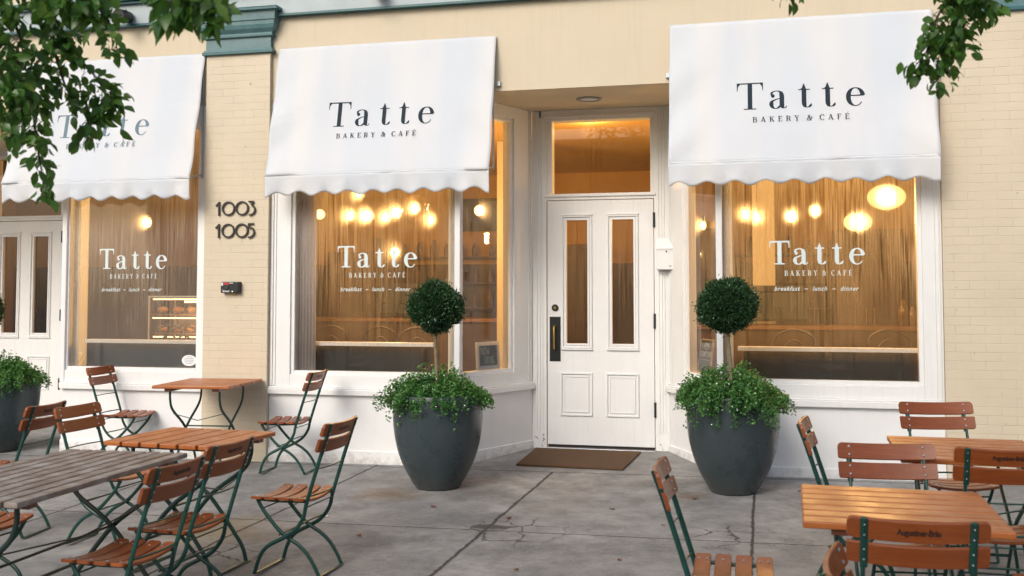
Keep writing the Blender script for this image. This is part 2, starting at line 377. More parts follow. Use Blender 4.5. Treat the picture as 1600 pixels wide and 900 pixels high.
# ------------------------------------------------------------------ mesh helpers
class MB:
    def __init__(s): s.v = []; s.f = []; s.sm = []
    def add(s, vs, fs, smooth=False):
        o = len(s.v); s.v += [tuple(p) for p in vs]; s.f += [tuple(i+o for i in f) for f in fs]; s.sm += [smooth]*len(fs)
    def box(s, x0, x1, y0, y1, z0, z1, fr=None):
        P = [(x, y, z) for z in (z0, z1) for y in (y0, y1) for x in (x0, x1)]
        if fr: P = [fr(p[0], p[1], p[2]) for p in P]
        s.add(P, [(0, 2, 3, 1), (4, 5, 7, 6), (0, 1, 5, 4), (1, 3, 7, 5), (3, 2, 6, 7), (2, 0, 4, 6)])
    def tube(s, pts, r, n=8, caps=True, flat=None):
        pts = [Vector(p) for p in pts]; rs = r if isinstance(r, (list, tuple)) else [r]*len(pts)
        rings = []; prev = None
        for i, p in enumerate(pts):
            t = (pts[min(i+1, len(pts)-1)] - pts[max(i-1, 0)]).normalized()
            if prev is None:
                a = Vector((1, 0, 0)) if abs(t.x) < .9 else Vector((0, 1, 0))
            else: a = prev
            a = (a - t*a.dot(t)).normalized(); prev = a; b = t.cross(a)
            fa = flat or (1, 1)
            rings.append([p + (a*math.cos(2*PI*k/n)*fa[0] + b*math.sin(2*PI*k/n)*fa[1])*rs[i] for k in range(n)])
        vs = [q for rg in rings for q in rg]; fs = []
        for i in range(len(pts)-1):
            for k in range(n):
                fs.append((i*n+k, i*n+(k+1) % n, (i+1)*n+(k+1) % n, (i+1)*n+k))
        s.add(vs, fs, True)
        if caps:
            s.add([*rings[0]], [tuple(reversed(range(n)))]); s.add([*rings[-1]], [tuple(range(n))])
    def lathe(s, prof, n=32, c=(0, 0, 0), closed=False):
        vs = []; fs = []
        for (r, z) in prof:
            for k in range(n):
                a = 2*PI*k/n; vs.append((c[0]+r*math.cos(a), c[1]+r*math.sin(a), c[2]+z))
        for i in range(len(prof)-1):
            for k in range(n): fs.append((i*n+k, i*n+(k+1) % n, (i+1)*n+(k+1) % n, (i+1)*n+k))
        s.add(vs, fs, True)
    def sphere(s, c, r, n=16, m=10, sc=(1, 1, 1)):
        prof = [(max(1e-4, r*math.sin(PI*i/m)), -r*math.cos(PI*i/m)) for i in range(m+1)]
        vs = []; fs = []
        for (q, z) in prof:
            for k in range(n):
                a = 2*PI*k/n; vs.append((c[0]+q*math.cos(a)*sc[0], c[1]+q*math.sin(a)*sc[1], c[2]+z*sc[2]))
        for i in range(m):
            for k in range(n): fs.append((i*n+k, i*n+(k+1) % n, (i+1)*n+(k+1) % n, (i+1)*n+k))
        s.add(vs, fs, True)
    def poly(s, pts, th, up=(0, 0, 1)):
        n = len(pts); u = Vector(up)*th
        vs = [Vector(p) for p in pts] + [Vector(p)+u for p in pts]
        s.add(vs, [tuple(reversed(range(n))), tuple(range(n, 2*n))] + [(i, (i+1) % n, n+(i+1) % n, n+i) for i in range(n)])
    def build(s, name, mat, parent=None, bevel=0, loc=None):
        me = bpy.data.meshes.new(name); me.from_pydata(s.v, [], s.f)
        me.polygons.foreach_set('use_smooth', s.sm); me.materials.append(M[mat] if isinstance(mat, str) else mat); me.update()
        o = bpy.data.objects.new(name, me); col.objects.link(o)
        if parent: o.parent = parent
        if loc: o.location = loc
        if bevel:
            b = o.modifiers.new('bevel', 'BEVEL'); b.width = bevel; b.segments = 2; b.limit_method = 'ANGLE'; b.angle_limit = R(40)
        return o
def tag(o, label=None, cat=None, group=None, kind=None):
    if label: o['label'] = label
    if cat: o['category'] = cat
    if group: o['group'] = group
    if kind: o['kind'] = kind
    return o
def empty(name, loc=(0, 0, 0), rz=0):
    o = bpy.data.objects.new(name, None); col.objects.link(o); o.location = loc; o.rotation_euler = (0, 0, rz); o.empty_display_size = .1; return o
def kids(o): return [c for c in bpy.data.objects if c.parent == o]
def copy_tree(o, parent=None):
    c = o.copy(); col.objects.link(c); c.parent = parent
    for ch in kids(o): copy_tree(ch, c)
    return c
def catmull(P, k=6):
    P = [Vector(p) for p in P]; Q = [P[0]*2-P[1]] + P + [P[-1]*2-P[-2]]; out = []
    for i in range(1, len(Q)-2):
        for j in range(k):
            t = j/k; a, b, c, d = Q[i-1:i+3]
            out.append(.5*((2*b) + (c-a)*t + (2*a-5*b+4*c-d)*t*t + (3*b-a-3*c+d)*t**3))
    out.append(P[-1]); return out
def line(P, Q):
    """frame along a wall line: s along, d outward to the street side, z up"""
    P = Vector((P[0], P[1], 0)); e = (Vector((Q[0], Q[1], 0))-P); L = e.length; e.normalize(); n = Vector((e.y, -e.x, 0))
    f = lambda s_, d, z: tuple(P + e*s_ + n*d + Vector((0, 0, z)))
    f.L = L; f.ang = math.atan2(e.y, e.x); return f
FR = line((0, 0), (1, 0))        # main facade: s = x

# ------------------------------------------------------------------ lettering: stroked shapes with stress
def offset_strip(pts, ws):
    L = []; Rr = []
    for i, p in enumerate(pts):
        a = pts[max(i-1, 0)]; b = pts[min(i+1, len(pts)-1)]
        tx, ty = b[0]-a[0], b[1]-a[1]; l = math.hypot(tx, ty) or 1; tx /= l; ty /= l
        L.append((p[0]-ty*ws[i]/2, p[1]+tx*ws[i]/2)); Rr.append((p[0]+ty*ws[i]/2, p[1]-tx*ws[i]/2))
    return L, Rr
def sm2(P, k=7): return [(v.x, v.y) for v in catmull([(p[0], p[1], 0) for p in P], k)]
def arc(cx, cy, rx, ry, a0, a1, n=22): return [(cx+rx*math.cos(R(a0+(a1-a0)*i/n)), cy+ry*math.sin(R(a0+(a1-a0)*i/n))) for i in range(n+1)]
class Glyphs:
    """collects quads in the plane of the writing; put() maps them on a surface"""
    def __init__(s): s.q = []
    def stroke(s, pts, thick, thin, ox, oy, sc, sx=1.0, slant=0.0, mode='stress', ends=(1, 1)):
        ws = []
        n = len(pts)
        for i in range(n):
            a = pts[max(i-1, 0)]; b = pts[min(i+1, n-1)]; l = math.hypot(b[0]-a[0], b[1]-a[1]) or 1
            vy = abs(b[1]-a[1])/l
            w_ = thin+(thick-thin)*vy**2.2 if mode == 'stress' else thick
            t = i/(n-1); e = min(1, ends[0]+t*5)*min(1, ends[1]+(1-t)*5)
            ws.append(max(thin, w_*e))
        L, Rr = offset_strip(pts, ws)
        T = lambda p: (ox+(p[0]+slant*p[1])*sc*sx, oy+p[1]*sc)
        for i in range(n-1): s.q.append([T(L[i]), T(L[i+1]), T(Rr[i+1]), T(Rr[i])])
        s.q.append(None)
    def fill(s, pts, ox, oy, sc, sx=1.0):
        s.q.append([(ox+p[0]*sc*sx, oy+p[1]*sc) for p in pts]); s.q.append(None)
    def put(s, mb, fn, th=None, off=0.0, step=.00012):
        d = off
        for q in s.q:
            if q is None: d += step; continue
            if th is None:
                mb.add([fn(p[0], p[1], d) for p in q], [tuple(range(len(q)))])
            else:
                n = len(q); vs = [fn(p[0], p[1], d) for p in q] + [fn(p[0], p[1], d+th) for p in q]
                mb.add(vs, [tuple(reversed(range(n))), tuple(range(n, 2*n))]+[(i, (i+1) % n, n+(i+1) % n, n+i) for i in range(n)])

def wordmark(g, x0, x1, y, cap, thick=.155, thin=.022, adv=(0, 1.21, 2.25, 3.10, 3.98), tot=4.60, wT=.97):
    """the big serif word; adv are pen positions in cap heights"""
    k = (x1-x0)/(tot*cap)
    def S(p, o, **kw): g.stroke(p, kw.pop('th', thick), thin, x0+adv[o]*cap*k, y, cap, k, **kw)
    def F(p, o): g.fill(p, x0+adv[o]*cap*k, y, cap, k)
    c = wT/2
    F([(c-thick/2, .01), (c+thick/2, .01), (c+thick/2, .98), (c-thick/2, .98)], 0)
    F([(0, 1-thin*1.6), (wT, 1-thin*1.6), (wT, 1), (0, 1)], 0)
    F([(0, .985), (.0, .70), (thin*.8, .70), (.045, .86), (.12, .955), (.26, .982)], 0)
    F([(wT, .985), (wT-.26, .982), (wT-.12, .955), (wT-.045, .86), (wT-thin*.8, .70), (wT, .70)], 0)
    F([(c-.23, 0), (c+.23, 0), (c+.23, thin*1.2), (c-.23, thin*1.2)], 0)
    F([(c-thick/2-.05, thin), (c+thick/2+.05, thin), (c+thick/2, .05), (c-thick/2, .05)], 0)
    # a
    F(arc(.115, .47, .068, .068, 0, 350, 16), 1)
    S(sm2([(.055, .49), (.09, .60), (.25, .655), (.39, .60), (.44, .46), (.44, .28), (.445, .13), (.49, .03), (.56, .015), (.62, .09)]), 1, ends=(.2, .0))
    S(sm2([(.42, .375), (.25, .345), (.09, .26), (.065, .13), (.15, .02), (.28, .02), (.43, .13)]), 1, th=thick*.95)
    for o in (2, 3):
        S(sm2([(.205, .66), (.205, .4), (.205, .16), (.25, .04), (.34, .012), (.43, .06), (.47, .14)]), o, ends=(1, 0))
        F([(.0, .645), (.42, .645), (.42, .645+thin*1.2), (.0, .645+thin*1.2)], o)
        F([(.03, .66), (.13, .72), (.19, .88), (.215, .88), (.205+thick/2, .66)], o)
    # e
    S(arc(.31, .32, .255, .325, 8, 325, 40), 4, ends=(1, 0))
    F([(.07, .35), (.605, .35), (.605, .35+thin*1.3), (.07, .35+thin*1.3)], 4)

CAPS = {}
def cap_glyph(ch, T=.15, t=.04):
    """returns list of (kind, pts, mode, width)"""
    o = []
    st = lambda x, y0=0, y1=1: o.append(('f', [(x-T/2, y0), (x+T/2, y0), (x+T/2, y1), (x-T/2, y1)]))
    hr = lambda x0, x1, y: o.append(('f', [(x0, y), (x1, y), (x1, y+t), (x0, y+t)]))
    sf = lambda x, y, w=.17: o.append(('f', [(x-w, y), (x+w, y), (x+w, y+t), (x-w, y+t)]))
    dg = lambda a, b, w_: o.append(('s', [a, ((a[0]+b[0])/2, (a[1]+b[1])/2), b], 'flat', w_))
    if ch in 'BRE\u00c9F': st(.15); sf(.13, 0, .15); sf(.13, 1-t, .15)
    if ch == 'B':
        o.append(('s', [(.15, .97)]+arc(.38, .745, .20, .225, 90, -90, 14)+[(.15, .52)], 'stress', T*.9)); o.append(('s', [(.15, .51)]+arc(.40, .265, .24, .245, 90, -90, 14)+[(.15, .02)], 'stress', T)); return o, .72
    if ch == 'R':
        o.append(('s', [(.15, .97)]+arc(.38, .735, .21, .235, 90, -90, 14)+[(.15, .50)], 'stress', T*.9)); o.append(('s', sm2([(.36, .5), (.5, .40), (.54, .12), (.62, .02), (.70, .06)]), 'stress', T)); return o, .72
    if ch in 'E\u00c9':
        hr(.15, .6, 0); hr(.15, .58, 1-t); hr(.15, .45, .5); o.append(('f', [(.6, 0), (.63, .28), (.6, .28), (.5, .04)])); o.append(('f', [(.58, 1), (.60, .74), (.57, .74), (.47, .96)])); o.append(('f', [(.45, .38), (.47, .38), (.47, .66), (.45, .66)]))
        if ch == '\u00c9': o.append(('f', [(.30, 1.09), (.37, 1.09), (.50, 1.30), (.40, 1.30)]))
        return o, .66
    if ch == 'F':
        hr(.15, .58, 1-t); hr(.15, .45, .5); o.append(('f', [(.58, 1), (.60, .72), (.57, .72), (.47, .96)])); o.append(('f', [(.45, .38), (.47, .38), (.47, .66), (.45, .66)])); return o, .62
    if ch == 'A':
        dg((.08, 0), (.36, 1), t*1.2); dg((.36, 1), (.64, 0), T); hr(.17, .54, .30); sf(.08, 0, .09); sf(.64, 0, .14); return o, .78
    if ch == 'K':
        st(.15); sf(.15, 0, .15); sf(.15, 1-t, .15); dg((.18, .38), (.60, .98), t*1.2); dg((.34, .58), (.64, .02), T); sf(.60, 1-t, .10); sf(.64, 0, .12); return o, .78
    if ch == 'Y':
        o.append(('f', [(.38-T/2, 0), (.38+T/2, 0), (.38+T/2, .46), (.38-T/2, .46)])); dg((.12, .98), (.38, .44), T); dg((.38, .44), (.62, .98), t*1.2); sf(.38, 0, .15); sf(.12, 1-t, .14); sf(.62, 1-t, .10); return o, .74
    if ch == 'C':
        o.append(('s', arc(.42, .5, .33, .49, 45, 318, 30), 'stress', T)); o.append(('f', [(.64, .66), (.68, .66), (.68, .98), (.66, .98)])); return o, .76
    if ch == '&':
        o.append(('s', sm2([(.74, .58), (.60, .20), (.36, .0), (.14, .12), (.12, .32), (.42, .60), (.48, .82), (.36, .97), (.24, .82), (.30, .60), (.62, .10), (.76, .02)]), 'stress', T*.85)); hr(.62, .86, .58); return o, .86
    return o, .45
def caps_line(g, text, x0, x1, y, cap, T=.15, t=.045, track=.55):
    W_ = 0; G = []
    for ch in text:
        if ch == ' ': W_ += .55; G.append(None); continue
        o, a = cap_glyph(ch, T, t); G.append((o, W_)); W_ += a+track
    W_ -= track; k = (x1-x0)/(W_*cap)
    for it in G:
        if not it: continue
        o, ox = it
        for e in o:
            if e[0] == 'f': g.fill(e[1], x0+ox*cap*k, y, cap, k)
            else: g.stroke(e[1], e[3], t if e[2] == 'stress' else e[3], x0+ox*cap*k, y, cap, k, mode=e[2])

def font_text(text, fn, x0, x1, y, h, shear=0.0, bold=0.0, spacing=1.0):
    """plain text through Blender's built-in outline font, mapped on a surface"""
    cu = bpy.data.curves.new('text', 'FONT'); cu.body = text; cu.shear = shear; cu.offset = bold; cu.space_character = spacing; cu.resolution_u = 3
    ob = bpy.data.objects.new('text', cu); col.objects.link(ob)
    bpy.context.view_layer.update()
    me = bpy.data.meshes.new_from_object(ob.evaluated_get(bpy.context.evaluated_depsgraph_get()))
    vs = [v.co.copy() for v in me.vertices]; fs = [tuple(p.vertices) for p in me.polygons]
    bpy.data.objects.remove(ob); bpy.data.curves.remove(cu); bpy.data.meshes.remove(me)
    xs = [v.x for v in vs]; k = (x1-x0)/(max(xs)-min(xs)); m = min(xs)
    mb = MB(); mb.add([fn(x0+(v.x-m)*k, y+v.y/.69*h, 0) for v in vs], fs); return mb

# ------------------------------------------------------------------ ground
mb = MB()
X0, X1, Y0, Y1 = -30, 30, -12, 2.3
nx, ny = 12, 4
for i in range(nx):
    for j in range(ny):
        a, b = X0+(X1-X0)*i/nx, X0+(X1-X0)*(i+1)/nx; c, d = Y0+(Y1-Y0)*j/ny, Y0+(Y1-Y0)*(j+1)/ny
        mb.add([(a, c, gz(a, c)), (b, c, gz(b, c)), (b, d, gz(b, d)), (a, d, gz(a, d))], [(0, 1, 2, 3)])
tag(mb.build('pavement', 'pavement_concrete'), kind='structure')
mb = MB(); mb.box(-30, 30, -12.15, -12, -.9, gz(0, -12)+.0); k = mb.build('kerb', 'pavement_concrete'); tag(k, kind='structure')
mb = MB(); mb.add([(-80, -60, -.62), (80, -60, -.62), (80, -12.1, -.52), (-80, -12.1, -.52)], [(0, 1, 2, 3)]); tag(mb.build('road', 'asphalt'), kind='structure')
mb = MB(); mb.add([(-150, -150, -.72), (150, -150, -.72), (150, 150, -.72), (-150, 150, -.72)], [(0, 1, 2, 3)]); tag(mb.build('ground', 'asphalt'), kind='structure')

# ------------------------------------------------------------------ the bakery building
B = tag(empty('shop_building', (0, 0, 0)), 'cream painted brick shopfront with white windows, white doors and a teal cornice', 'building')
SOF = 3.27
GT, GB = 3.05, .80           # glass top and bottom
# upper wall (front line above the shop windows), with thickness
mb = MB(); mb.box(-12, 9, 0, .30, SOF, 6.6); mb.build('upper_wall', 'beige_stucco', B)
# roof slab and side/back shell keep the room dark
mb = MB(); mb.box(-12, 9, .3, 8.4, 3.62, 3.9); mb.build('upper_floor', 'interior_white', B)
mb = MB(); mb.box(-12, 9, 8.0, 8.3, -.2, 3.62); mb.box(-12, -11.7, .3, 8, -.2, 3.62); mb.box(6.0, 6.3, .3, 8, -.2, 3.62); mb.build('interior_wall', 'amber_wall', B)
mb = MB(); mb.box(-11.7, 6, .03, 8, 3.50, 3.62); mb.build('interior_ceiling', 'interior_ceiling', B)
mb = MB(); mb.poly([(-11.7, .2, -.12), (-9.25, .2, -.12), (-7.5, 2.3, -.12), (-6.0, 2.3, -.12), (-4.62, .12, -.12), (-.66, .12, -.12), (-.22, 1.14, -.12), (1.24, 1.14, -.12), (1.74, .12, -.12), (6, .12, -.12), (6, 8, -.12), (-11.7, 8, -.12)], .175)
mb.build('interior_floor', 'interior_floor', B)
mb = MB(); mb.box(-11.6, 5.9, 7.93, 7.99, .06, 1.95); mb.box(-11.6, 5.9, 7.90, 7.99, 1.95, 2.0); mb.build('added_dark_wainscot', 'dark_wood', B)  # dark panelling added to darken the lower half of the room
# soffits of the two recesses
mb = MB(); mb.add([(-.62, .0, SOF-.003), (1.68, .0, SOF-.003), (1.17, 1.12, SOF-.003), (-.16, 1.12, SOF-.003)], [(0, 1, 2, 3)]); mb.add([(-.62, .3, SOF+.05), (1.68, .3, SOF+.05), (1.17, 1.12, SOF+.05), (-.16, 1.12, SOF+.05)], [(3, 2, 1, 0)])
mb.build('soffit', 'beige_stucco', B)
mb = MB(); mb.add([(-9.3, 0, SOF-.003), (-4.5, 0, SOF-.003), (-6.0, 2.26, SOF-.003), (-7.5, 2.26, SOF-.003)], [(0, 1, 2, 3)]); mb.build('soffit', 'beige_stucco', B)
# brick pilaster and its capital, right brick wall and its capital
def pilaster(x0, x1, y, ztop):
    mb = MB(); mb.box(x0, x1, y, .28, -.3, ztop); return mb.build('brick_pilaster', 'painted_brick', B)
PZ = 3.72
p = pilaster(-3.035, -2.385, -.045, 3.73)
def capital(x0, x1, y, z0, par):
    prof = [(.0, .0), (.022, .0), (.030, .022), (.018, .05), (.006, .055), (.006, .15), (.02, .155), (.028, .175), (.022, .19), (.028, .20), (.05, .225), (.062, .26), (.064, .295), (.075, .30), (.078, .378), (.10, .383), (.112, .412), (.06, .418), (0, .42)]
    mb = MB(); fs = []
    lv = []
    for (d, z) in prof:
        lv.append([(x0-d, .0, z0+z), (x0-d, y-d, z0+z), (x1+d, y-d, z0+z), (x1+d, .0, z0+z)])
    for i in range(len(lv)-1):
        a, b = lv[i], lv[i+1]
        for k in range(3): mb.add([a[k], a[k+1], b[k+1], b[k]], [(0, 1, 2, 3)])
    c = mb.build('capital', 'teal_paint', par)
    # darker astragal lines
    m2 = MB()
    for (d, za, zb) in [(.031, .004, .030), (.029, .158, .176), (.112, .384, .402)]:
        m2.box(x0-d-.002, x1+d+.002, y-d-.002, .0, z0+za, z0+zb)
    m2.build('moulding', 'teal_trim', c)
    return c
capital(-3.035, -2.385, -.045, PZ, p)
p2 = pilaster(3.385, 9, -.03, 3.71); capital(3.50, 9, -.03, 3.70, p2)
# cornice band
mb = MB(); mb.box(-12, 9, -.045, .0, 4.075, 4.27); cz = mb.build('cornice', 'pale_blue_paint', B)
mb = MB(); mb.box(-12, 9, -.07, .0, 4.055, 4.075); mb.box(-12, 9, -.085, .0, 4.27, 4.295); mb.box(-12, 9, -.12, .0, 4.295, 4.33); mb.build('moulding', 'teal_trim', cz)

def bulkhead(fr, s0, s1, name='bulkhead_wall'):
    mb = MB(); mb.box(s0, s1, -.16, 0, -.3, .588, fr)
    mb.box(s0, s1, -.02, .014, -.3, .10, fr)
    return mb.build(name, 'white_stucco', B, .004)
def shop_window(fr, s0, s1, gl, gr, glass='fogged_glass', ztop=GT, inner_l=True, inner_r=True, pale=None):
    """s0..s1 overall, gl..gr the visible glass; frame with stepped mouldings"""
    mb = MB()
    D = -.045
    # outer frame members
    mb.box(s0, gl-.035, -.13, 0, .656, SOF-.004, fr); mb.box(gr+.035, s1, -.13, 0, .656, SOF-.004, fr)
    mb.box(gl-.035, gr+.035, -.13, 0, .656, GB-.035, fr); mb.box(gl-.035, gr+.035, -.13, 0, ztop+.035, SOF-.004, fr)
    # inner bead
    mb.box(gl-.035, gl, -.11, -.018, GB-.035, ztop+.035, fr); mb.box(gr, gr+.035, -.11, -.018, GB-.035, ztop+.035, fr)
    mb.box(gl, gr, -.11, -.018, GB-.035, GB, fr); mb.box(gl, gr, -.11, -.018, ztop, ztop+.035, fr)
    # raised outer beads where the frame is wide
    if gl-s0 > .12:
        mb.box(s0+.018, s0+.034, 0, .012, .66, SOF-.006, fr); mb.box(s0+.052, s0+.062, 0, .008, .66, SOF-.006, fr)
    if s1-gr > .12:
        mb.box(s1-.034, s1-.018, 0, .012, .66, SOF-.006, fr); mb.box(s1-.062, s1-.052, 0, .008, .66, SOF-.006, fr)
    wn = mb.build('window_frame', 'white_paint', B, .004)
    mb = MB(); a, b, c, d = fr(gl-.005, D, GB-.01), fr(gr+.005, D, GB-.01), fr(gr+.005, D, ztop+.01), fr(gl-.005, D, ztop+.01)
    mb.add([a, b, c, d], [(0, 1, 2, 3)]); mb.build('window_pane', glass, wn)
    mb = MB(); mb.box(s0, s1, -.05, .040, .588, .640, fr); mb.box(s0, s1, -.05, .028, .640, .656, fr)
    mb.build('window_sill', 'white_paint', wn, .006)
    return wn
def mullion(x, y, w_=.052, z0=.656):
    mb = MB(); mb.box(x-w_/2, x+w_/2, y-.012, y+.06, z0, SOF-.004); return mb.build('corner_mullion', 'clean_white_paint', B, .006)
bulkhead(FR, -2.383, -.59); bulkhead(FR, 1.66, 3.383); bulkhead(FR, -4.56, -3.037)
W2 = shop_window(FR, -2.383, -.59, -2.145, -.615); W3 = shop_window(FR, 1.66, 3.383, 1.685, 3.202); W1 = shop_window(FR, -4.56, -3.037, -4.515, -3.142, 'misty_glass')
mullion(-.592, .004); mullion(1.662, .004); mullion(-4.558, .004)
SL = line((-.59, .02), (-.145, 1.02)); SR = line((1.162, 1.02), (1.66, .02))
bulkhead(SL, 0, SL.L); bulkhead(SR, 0, SR.L)
WL = shop_window(SL, .03, SL.L, .05, .775, 'side_glass', 3.12); WR = shop_window(SR, 0, SR.L-.03, .375, SR.L-.05, 'side_glass', 3.12)
SL2 = line((-6.02, 2.16), (-4.56, .02)); SL3 = line((-9.2, .02), (-7.48, 2.16))
bulkhead(SL2, 0, SL2.L); bulkhead(SL3, 0, SL3.L)
shop_window(SL2, 0, SL2.L-.03, .3, SL2.L-.06, 'misty_glass', 3.12); shop_window(SL3, .03, SL3.L, .1, SL3.L-.3, 'misty_glass', 3.12)
mb = MB(); mb.box(-12, -9.2, 0, .28, -.3, SOF); mb.build('side_wall', 'painted_brick', B)

# door wall: jambs with grooves, transom, door
def door_bay(xl, xr, dl, dr, y, glass_hi='clear_glass'):
    fr = line((0, y), (1, y))
    mb = MB(); Z1 = 2.395
    mb.box(xl, dl-.004, -.16, 0, -.2, SOF-.004, fr); mb.box(dr+.004, xr, -.16, 0, -.2, SOF-.004, fr)
    mb.box(dl-.004, dr+.004, -.16, 0, Z1, 2.455, fr); mb.box(dl-.004, dr+.004, -.16, 0, 3.165, SOF-.004, fr)
    mb.box(dl-.004, dl+.048, -.14, -.012, 2.455, 3.165, fr); mb.box(dr-.030, dr+.004, -.14, -.012, 2.455, 3.165, fr)
    for (a, b) in ((xl, dl), (dr, xr)):      # raised beads up the jambs
        for q in (.32, .52, .70):
            x = a+(b-a)*q; mb.box(x-.006, x+.006, 0, .008, .2, SOF-.01, fr)
    mb.box(dl-.02, dr+.02, 0, .018, 2.425, 2.450, fr)
    mb.box(dl-.03, dr+.03, 0, .016, 3.19, 3.215, fr)
    jb = mb.build('door_frame', 'white_paint', B, .003)
    mb = MB(); mb.add([fr(dl+.04, -.05, 2.45), fr(dr-.02, -.05, 2.45), fr(dr-.02, -.05, 3.17), fr(dl+.04, -.05, 3.17)], [(0, 1, 2, 3)]); mb.build('transom_pane', glass_hi, jb)
    mb = MB(); zt = gz((dl+dr)/2, y)
    mb.box(dl-.004, dr+.004, -.16, .03, -.2, .040, fr); mb.build('threshold', 'galvanised', jb, .003)
    # door leaf as a frame round two tall panes
    L = .012; Z0 = .066; w = dr-dl
    p1, p2, p3, p4 = dl+.188, dl+.392, dl+.626, dl+.832
    zb, zt2 = 1.023, 2.20
    mb = MB(); D0, D1 = -.055, -.012
    X = lambda a, b, c, d: mb.box(a, b, D0, D1, c, d, fr)
    X(dl+.003, p1, Z0, Z1-.006); X(p4, dr-.003, Z0, Z1-.006); X(p2, p3, Z0, Z1-.006); X(p1, p2, Z0, zb); X(p3, p4, Z0, zb); X(p1, p2, zt2, Z1-.006); X(p3, p4, zt2, Z1-.006)
    def ring(a, b, c, d, wd, dd):
        mb.box(a-wd, a, D1, D1+dd, c-wd, d+wd, fr); mb.box(b, b+wd, D1, D1+dd, c-wd, d+wd, fr); mb.box(a, b, D1, D1+dd, c-wd, c, fr); mb.box(a, b, D1, D1+dd, d, d+wd, fr)
    for (a, b) in ((p1, p2), (p3, p4)):
        ring(a, b, zb, zt2, .018, .008); ring(a-.030, b+.030, zb-.030, zt2+.030, .014, .016)
        mb.box(a-.05, b+.05, D1, D1+.020, zb-.060, zb-.046, fr); mb.box(a-.05, b+.05, D1, D1+.020, zt2+.046, zt2+.058, fr)
        ring(a-.016, b-.004+.004, .385, .705, .012, .010); ring(a-.044, b+.028, .357, .733, .016, .014)
        mb.box(a-.02, b+.004, D1, D1+.004, .385, .705, fr)
    dr_ = mb.build('door', 'clean_white_paint', B, .0025)
    mb = MB()
    for (a, b) in ((p1, p2), (p3, p4)): mb.add([fr(a-.004, -.035, zb-.004), fr(b+.004, -.035, zb-.004), fr(b+.004, -.035, zt2+.004), fr(a-.004, -.035, zt2+.004)], [(0, 1, 2, 3)])
    mb.build('door_pane', 'door_glass', dr_)
    for z in (2.19, 1.24, .415):
        mb = MB(); mb.tube([fr(dr+.004, .004, z-.07), fr(dr+.004, .004, z+.07)], .011, 8); mb.build('hinge', 'black_metal', dr_)
    mb = MB(); mb.box(dl+.025, dl+.131, D1, D1+.005, .852, 1.277, fr); pl = mb.build('handle_plate', 'dark_handle_plate', dr_, .002)
    mb = MB(); mb.tube([fr(*q) for q in [(dl+.075, D1+.005, 1.19), (dl+.075, D1+.045, 1.185), (dl+.075, D1+.050, 1.16), (dl+.075, D1+.050, 1.0), (dl+.075, D1+.045, .975), (dl+.075, D1+.005, .97)]], .009, 8); mb.build('handle', 'brass', pl)
    mb = MB()
    q = [fr(dl+.078+.033*math.cos(2*PI*k/20), D1, 1.363+.033*math.sin(2*PI*k/20)) for k in range(20)]
    mb.poly(q, .014, (0, -1, 0)); dd_ = mb.build('deadbolt', 'black_metal', dr_, .003)
    mb = MB(); mb.poly([fr(dl+.078+.013*math.cos(2*PI*k/14), D1+.0145, 1.363+.013*math.sin(2*PI*k/14)) for k in range(14)], .004, (0, -1, 0)); mb.build('keyway', 'brass', dd_)
    # black strip added for the dark of the gap under the door
    mb = MB(); mb.box(dl+.01, dr-.01, -.03, -.008, .045, .064, fr); mb.build('door_gap_strip', 'black_metal', dr_)
    return jb
door_bay(-.145, 1.162, 0, 1.024, 1.02)
door_bay(-7.48, -6.02, -7.262, -6.238, 2.16)
# small cable stub by transom
mb = MB(); mb.tube([(-.065, 1.012, 3.262), (-.065, 1.010, 3.20)], .006, 6); mb.build('cable_stub', 'black_metal', B)
# recessed can light in the soffit
mb = MB(); mb.lathe([(.115, .0), (.118, -.008), (.085, -.012), (.078, .0), (.05, .03)], 28, (.50, .52, SOF-.004)); cl = mb.build('soffit_light', 'grey_plastic', B)
mb = MB(); mb.lathe([(.001, -.004), (.076, -.004)], 24, (.50, .52, SOF-.004)); mb.build('lens', 'white_label', cl)

# window lettering
def flat_map(x, z, d): return (x, .0445-.0-d-.003, z)
for wn, (a, b), (c, d), (e, f_) in [(W1, (-4.199, -3.479), (-4.082, -3.572), (-4.17, -3.522)), (W2, (-1.737, -.986), (-1.624, -1.088), (-1.709, -1.039)), (W3, (2.066, 2.803), (2.184, 2.709), (2.101, 2.761))]:
    g = Glyphs(); wordmark(g, a, b, 1.735, .194, .185, .046, (0, 1.08, 2.02, 2.78, 3.56), 4.16, .90)
    caps_line(g, 'BAKERY & CAF\u00c9', c, d, 1.642, .043, .17, .075)
    mb = MB(); g.put(mb, flat_map); t_ = font_text('breakfast  ~  lunch  ~  dinner', flat_map, e, f_, 1.520, .036, .35, .012, 1.15); mb.add(t_.v, t_.f)
    mb.build('lettering', 'white_lettering', wn)
# oval sticker low in left window
mb = MB(); mb.poly([(-3.222+.077*math.cos(2*PI*k/32), .041, .872+.052*math.sin(2*PI*k/32)) for k in range(32)], .0012, (0, -1, 0))
st_ = mb.build('oval_sticker', 'white_label', W1)
t_ = MB()
for i, (hw, z) in enumerate([(.03, .905), (.045, .89), (.05, .875), (.045, .860), (.03, .846)]): t_.box(-3.222-hw, -3.222+hw, .0390, .0394, z-.0022, z+.0022)
t_.build('lettering', 'grey_plastic', st_)

